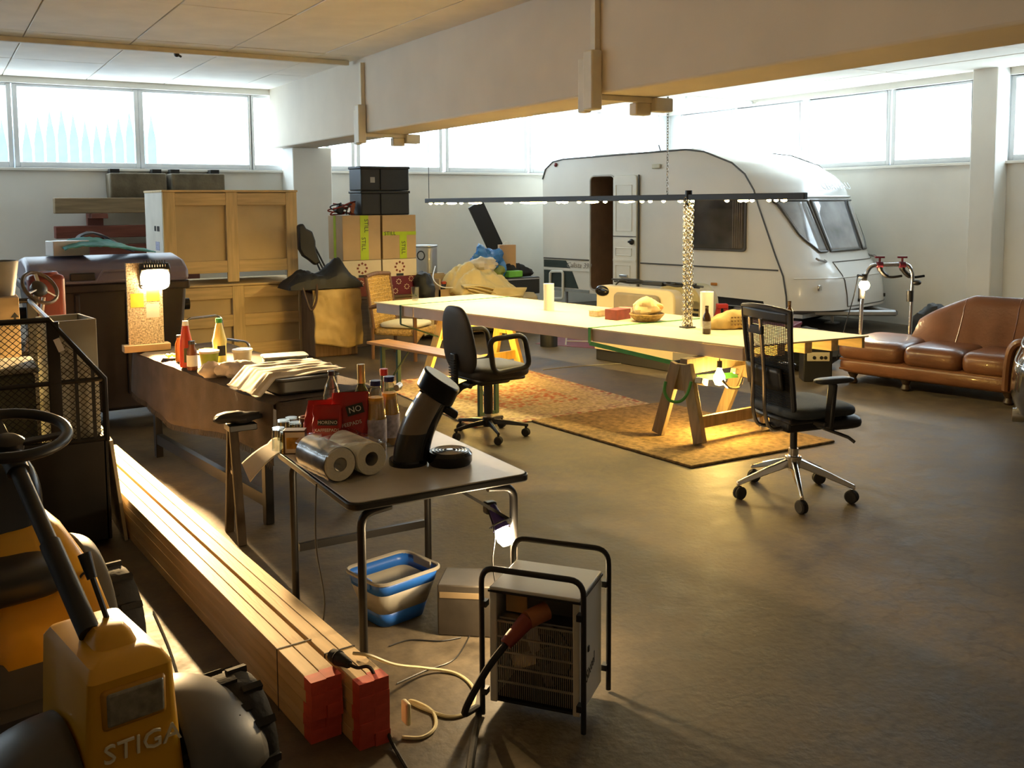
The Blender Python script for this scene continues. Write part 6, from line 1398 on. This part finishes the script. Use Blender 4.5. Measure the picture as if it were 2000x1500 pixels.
# ------------------------------------------------------------------ caged trailer
TRK = mat('trailer_black', (.013, .012, .012), .4, var=.2, metal=.2)
t = thing('cage_trailer', 'black utility trailer with wire mesh cage beside the timber', 'trailer', (.20, 5.4, 0))
lx = lambda X: X-.20
MB().box(lx(-.45), lx(.73), 0, .025, .04, .575).build('front_panel', TRK, t, bevel=.004); MB().box(lx(.715), lx(.74), .0, 1.2, .04, .575).build('side_panel', TRK, t, bevel=.004); MB().box(lx(-.45), lx(.73), 1.18, 1.2, .04, .575).build('rear_panel', TRK, t); MB().box(lx(-.45), lx(.73), .025, 1.18, .12, .14).build('floor_plate', TRK, t); MB().box(lx(-.45), lx(-.43), .025, 1.18, .04, .575).build('side_panel', TRK, t)
for yy in (.012, 1.19):
    MB().tube([(lx(-.40), yy, 1.23), (lx(.485), yy, 1.23), (lx(.735), yy, .902), (lx(.735), yy, .57)], .016, 8).build('cage_rail', DKM, t); MB().tube([(lx(-.42), yy, .90), (lx(.735), yy, .902)], .013, 8).build('cage_rail', DKM, t); MB().tube([(lx(-.43), yy, .585), (lx(.735), yy, .585)], .013, 8).build('cage_rail', DKM, t)
    for X in (-.1, .5): MB().box(lx(X)-.03, lx(X)+.03, yy-.012, yy+.012, .58, 1.22).build('cage_post', TRK, t, bevel=.004)
    MB().box(lx(.60)-.008, lx(.60)+.008, yy-.008, yy+.008, .58, 1.07).build('cage_post', TRK, t); MB().box(lx(.68)-.008, lx(.68)+.008, yy-.008, yy+.008, .58, .96).build('cage_post', TRK, t)
for X, z in ((.485, 1.23), (.735, .902), (-.40, 1.23)): MB().tube([(lx(X), .01, z), (lx(X), 1.19, z)], .013, 8).build('cage_rail', DKM, t)
MB().cbox((lx(.525), -.004, 1.10), (.03, .006, .07), (0, -.35, 0)).build('reflector', mat('white_reflector', (.8, .82, .9), .2), t)
wm = MB()
for k_ in range(-24, 40):
    for sg in (1, -1):
        pts = []
        for z_ in (.59, 1.225):
            pts.append((.035*k_*1.0+sg*(z_-.9)*1.1, z_))
        (xa, za), (xb, zb) = pts
        # clip to cage outline
        N = 24; seg = []
        for i in range(N+1):
            f = i/N; x = xa+(xb-xa)*f; z = za+(zb-za)*f
            lim = .735 if z < .902 else .735-(z-.902)*(.25/.328)
            if -.1 < x < lim: seg.append((lx(x), .012, z))
        if len(seg) > 1: wm.tube([seg[0], seg[-1]], .0017, 4, caps=False)
o = wm.build('wire_mesh', DKM, t); o['kind'] = 'stuff'
for s in (-1, 1): MB().lathe([(.08, -.06), (.2, -.06), (.22, -.04), (.22, .04), (.2, .06), (.08, .06)], 20, frame((lx(.14)+s*.67, .8, .22), (0, 1, 0), (0, 0, 1), (1, 0, 0))).build('wheel', RUB, t) if s < 0 else None
# things in the trailer
t = thing('plastic_bin', 'open beige plastic bin standing in the trailer behind the mesh', 'bin', (.61, 5.72, .145), radians(8))
BGP = mat('beige_plastic', (.42, .40, .32), .5, var=.05)
MB().box(-.13, .10, -.16, .16, 0, .02).box(-.13, -.115, -.16, .16, .0, 1.06).box(.085, .10, -.16, .16, 0, 1.06).box(-.115, .085, -.16, -.145, 0, 1.06).box(-.115, .085, .145, .16, 0, 1.06).build('bin', BGP, t, bevel=.004)
t = thing('storage_tote', 'dull green storage tote inside the caged trailer', 'tote', (.20, 5.75, .145)); MB().box(-.26, .22, -.2, .2, 0, .80).build('tote', mat('tote_green', (.12, .12, .07), .6), t, bevel=.02); MB().box(-.28, .24, -.22, .22, .80, .83).build('lid', mat('tote_lid', (.35, .33, .25), .5), t, bevel=.01)
t = thing('moving_carton', 'cardboard carton with printed arrow standing in the trailer', 'box', (.22, 6.28, .145)); MB().box(-.28, .18, -.16, .16, 0, 1.15).build('carton', CARD, t, bevel=.004)
text('it', .075, INKD, t, frame((.055, -.162, 1.03), (1, 0, 0), (0, 0, 1), (0, -1, 0)), ext=.0005); MB().prism([(-.006, 0), (.006, 0), (.006, .05), (.022, .05), (0, .08), (-.022, .05), (-.006, .05)], .001, frame((.155, -.161, .985), (1, 0, 0), (0, 0, 1), (0, -1, 0))).build('arrow_print', INKD, t)
t = thing('grey_bucket', 'grey bucket standing on the printed cardboard carton', 'bucket', (.30, 6.28, 1.296)); MB().lathe([(0, 0), (.09, 0), (.12, .2), (.115, .2), (.086, .01), (0, .01)], 22).build('bucket', mat('bucket_grey', (.26, .24, .21), .6), t, ang=50)
t = thing('red_canister', 'red plastic canister standing behind the trailer cage', 'canister', (.62, 7.0, 0)); MB().prism(rrect(.22, .16, .04), 1.36).build('canister', mat('canister_red', (.17, .03, .022), .5), t, bevel=.03); MB().torus((0, 0, 1.36), .06, .02, frame((0, 0, 0), (1, 0, 0), (0, 0, 1), (0, 1, 0)) if 0 else None, n=16).build('cap_ring', mat('canister_red', ()), t)
q = PY(78, 562, 6.72); t = thing('spare_steering_wheel', 'old brown steering wheel on its bare column standing behind the trailer cage', 'steering wheel', (q.x-.25, 6.75, 0))
axw = V((.45, -.62, .55)).normalized(); sxw = axw.cross(V((0, 0, 1))).normalized(); cwl = q-t.location
WF = frame(cwl, sxw, axw.cross(sxw), axw); SWB = mat('wheel_brown', (.07, .05, .035), .35)
MB().torus((0, 0, 0), .115, .012, WF, n=30, m=8).build('rim', SWB, t); MB().lathe([(0, -.03), (.05, -.03), (.055, 0), (.03, .02), (0, .02)], 18, WF).build('hub', BLK, t)
for a in (0.3, 2.4, 4.5): MB().bar(WF @ V((.04*cos(a), .04*sin(a), 0)), WF @ V((.11*cos(a), .11*sin(a), 0)), .02, .008).build('spoke', ALU, t)
e_ = cwl-axw*.55; MB().tube([cwl-axw*.03, V((e_.x*.3, e_.y*.3, .0))], .02, 8).build('column', mat('column_grey', (.25, .22, .19), .5), t); MB().tube([cwl-axw*.06+V((.05, 0, -.03)), V((.1, .05, 0))], .012, 8).build('strut', ALU, t)
# leaning white board
o = MB().bar((0, 0, 0), (0, .55, 0), .56, .018, up=(1, 0, .10)).build('white_board', mat('board_cream', (.50, .45, .34), .7), bevel=.002); o.location = (.785, 5.42, .285); tag(o, 'plain cream board leaning on the trailer side beside the timber', 'board')
# ------------------------------------------------------------------ riding mower
YEL = mat('mower_yellow', (.60, .31, .012), .35, var=.08, scale=5, coat=.2); MGR = mat('mower_grey', (.075, .072, .065), .45, var=.1)
t = thing('riding_mower', 'yellow and grey riding mower with tall black steering column', 'mower', (.27, 3.3, 0), radians(10))
def loft(rings, nm, m, par=None, **k_):
    n_ = len(rings[0]); vs = [p for R in rings for p in R]; f = [tuple(range(n_))[::-1], tuple((len(rings)-1)*n_+i for i in range(n_))]
    for j in range(len(rings)-1): f += [(j*n_+i, j*n_+(i+1) % n_, (j+1)*n_+(i+1) % n_, (j+1)*n_+i) for i in range(n_)]
    return MB().add(vs, f).build(nm, m, par or t, **k_)
def rr(w, y0, y1, z, r=.03): return [(x, y+(y0+y1)/2, z) for x, y in rrect(w, y1-y0, r, 3)]
FY = -.70
hood = loft([rr(.27, FY-.03, -.28, .16), rr(.25, FY-.01, -.28, .36), rr(.222, FY, -.28, .585, .02), rr(.19, FY+.03, -.30, .612, .02), rr(.12, FY+.08, -.32, .622, .02)], 'front_hood', YEL, ang=30)
MB().box(-.085, .085, FY-.014, FY+.02, .455, .565).build('lamp_bezel', mat('mower_yellow_dark', (.42, .20, .01), .4), hood, bevel=.012)
MB().box(-.075, .078, FY-.018, FY, .465, .558).build('headlamp', mat('lamp_glass', (.20, .19, .15), .12, var=.3, scale=40, coat=.6), hood, bevel=.01)
text('STIGA', .076, mat('letter_pale', (.80, .76, .58), .35), hood, frame((.015, FY-.016, .395), (1, 0, 0), (0, -.1, 1), (0, -1, -.1)), ext=.003)
loft([rr(.13, -.62, -.42, .60), rr(.10, -.58, -.44, .645), rr(.075, -.56, -.46, .66)], 'column_boot', YEL)
p0m, p1m = V((-.043, -.50, .64)), V((-.075, .14, 1.04))
MB().tube([p0m, p0m.lerp(p1m, .45)], .030, 12).build('lower_column', BLK, t); MB().tube([p0m.lerp(p1m, .42), p1m], .024, 12).build('upper_column', BLK, t); MB().tube([p0m.lerp(p1m, .86), p1m+(p1m-p0m).normalized()*.02], .034, 12).build('column_collar', BLK, t)
axm = V((-.08, -.2, .97)).normalized(); SM = frame(p1m+axm*.03, (1, 0, 0), axm.cross(V((1, 0, 0))), axm)
sw_ = MB().torus((0, 0, .02), .175, .018, SM, n=36, m=10).build('steering_wheel', BLK, t)
for a in (-.35, pi+.35, pi/2): MB().bar(SM @ V((.03*cos(a), .03*sin(a), -.01)), SM @ V((.17*cos(a), .17*sin(a), .02)), .035, .012, up=axm).build('spoke', BLK, sw_, bevel=.005)
MB().lathe([(0, -.04), (.045, -.03), (.05, 0), (.03, .015), (0, .015)], 18, SM).build('wheel_hub', BLK, sw_)
MB().tube([(.02, -.50, .61), (.0, -.40, .76)], .008, 8).build('lever', BLK, t); MB().tube([(.0, -.40, .755), (-.008, -.365, .82)], [.014, .019], 10).build('lever_knob', BLK, t)
# chassis, foot rests, seat
MB().box(-.22, .22, -.62, .85, .16, .24).build('chassis', MGR, t, bevel=.02)
for s in (-1, 1):
    MB().box(s*.18-.1, s*.18+.1, -.62, -.10, .24, .265).build('foot_rest', BLK, t, bevel=.006)
    # front fender
    def fend(u, v, s=s):
        a = pi*u; x = s*(.13+.25*v); rr_ = .235-.07*v**3; return (x, -.52+rr_*cos(a)*1.05, .20+rr_*sin(a)*(1-.25*v**2))
    MB().grid(fend, 20, 10).build('front_fender', MGR, t, solid=.008, ang=70)
    MB().box(s*.26-.08, s*.26+.06, -.66, -.60, .30, .335).build('step_tread', BLK, t, bevel=.004)
    for i in range(8): MB().box(s*.26-.08+.0175*i, s*.26-.07+.0175*i, -.665, -.595, .335, .343).build('tread_tooth', BLK, t)
    for (y, r_, w_) in ((-.50, .19, .13), (.52, .215, .16)):
        x = s*(.36 if y < 0 else .32); wm_ = frame((x, y, r_), (0, 1, 0), (0, 0, 1), (1, 0, 0))
        wh = MB().lathe([(.09, -w_/2), (r_*.93, -w_/2), (r_, -w_*.3), (r_, w_*.3), (r_*.93, w_/2), (.09, w_/2)], 28, wm_).build('wheel', RUB, t)
        MB().lathe([(0, -w_*.4), (.095, -w_*.42), (.1, -w_*.3), (.1, w_*.3), (.095, w_*.42), (0, w_*.4)], 18, wm_).build('rim', YEL, wh)
        lug = MB()
        for i in range(22):
            a = 2*pi*i/22; sg = 1 if i % 2 else -1
            lug.cbox((x+sg*w_*.22, y+r_*1.0*cos(a), r_+r_*1.0*sin(a)), (w_*.48, .022, .02), (pi/2+a, 0, 0))
        o = lug.build('tread_lugs', RUB, wh); o['kind'] = 'stuff'
loft([rr(.40, .05, .95, .24, .06), rr(.42, .02, 1.0, .42, .08), rr(.36, .12, 1.0, .58, .08), rr(.26, .30, .95, .70, .07), rr(.16, .42, .85, .745, .06)], 'rear_hood', YEL, ang=50)
for s in (-1, 1):
    def rf(u, v, s=s):
        a = -.2+(pi+.4)*u*.75; x = s*(.20+.06*sin(pi*v)*.3+.07*v); r_ = .30; return (x, .50-r_*cos(a), .22+r_*1.25*sin(a)*(1-.12*v))
    MB().grid(rf, 18, 8).build('rear_fender', MGR, t, solid=.01, ang=70)
MB().box(-.205, .205, .03, .06, .17, .40).build('rear_apron', MGR, t, bevel=.02)
MB().box(.05, .10, .012, .018, .36, .385).build('print_mark', BLK, t); MB().box(.14, .19, .012, .018, .37, .39).build('print_mark', mat('mower_print', (.25, .12, .01), .5), t)
MB().grid(pillow(-.10, .22, .60, .36, .36, .12, 4), 26, 14).build('seat_cushion', BLK, t, ang=70)
MB().grid(lambda u, v: tuple(V((-.10, .40, .80))+V((.185*math.copysign(abs(cos(2*pi*u))**.6, cos(2*pi*u))*abs(sin(pi*v))**.5, .05*sin(2*pi*u)*abs(sin(pi*v))**.5+.10*(-cos(pi*v)*.5), -.17*cos(pi*v)))), 28, 16).build('seat_back', mat('seat_vinyl', (.014, .014, .016), .25), t, ang=70)
MB().tube([(.08, .15, .50), (.13, .12, .58), (.15, .10, .60)], .011, 8).build('seat_lever', CHR, t)

p_ = [P(x, y, .004) for x, y in ((1060, 722), (1120, 716), (1180, 712), (1262, 706))]; c_ = p_[0]; o = MB().tube(curve([p-c_ for p in p_], 6), .004, 5).build('floor_cord', mat('cord_dull', (.3, .28, .22), .6)); o.location = c_; tag(o, 'thin pale cord lying on the floor behind the oriental rug', 'cable')
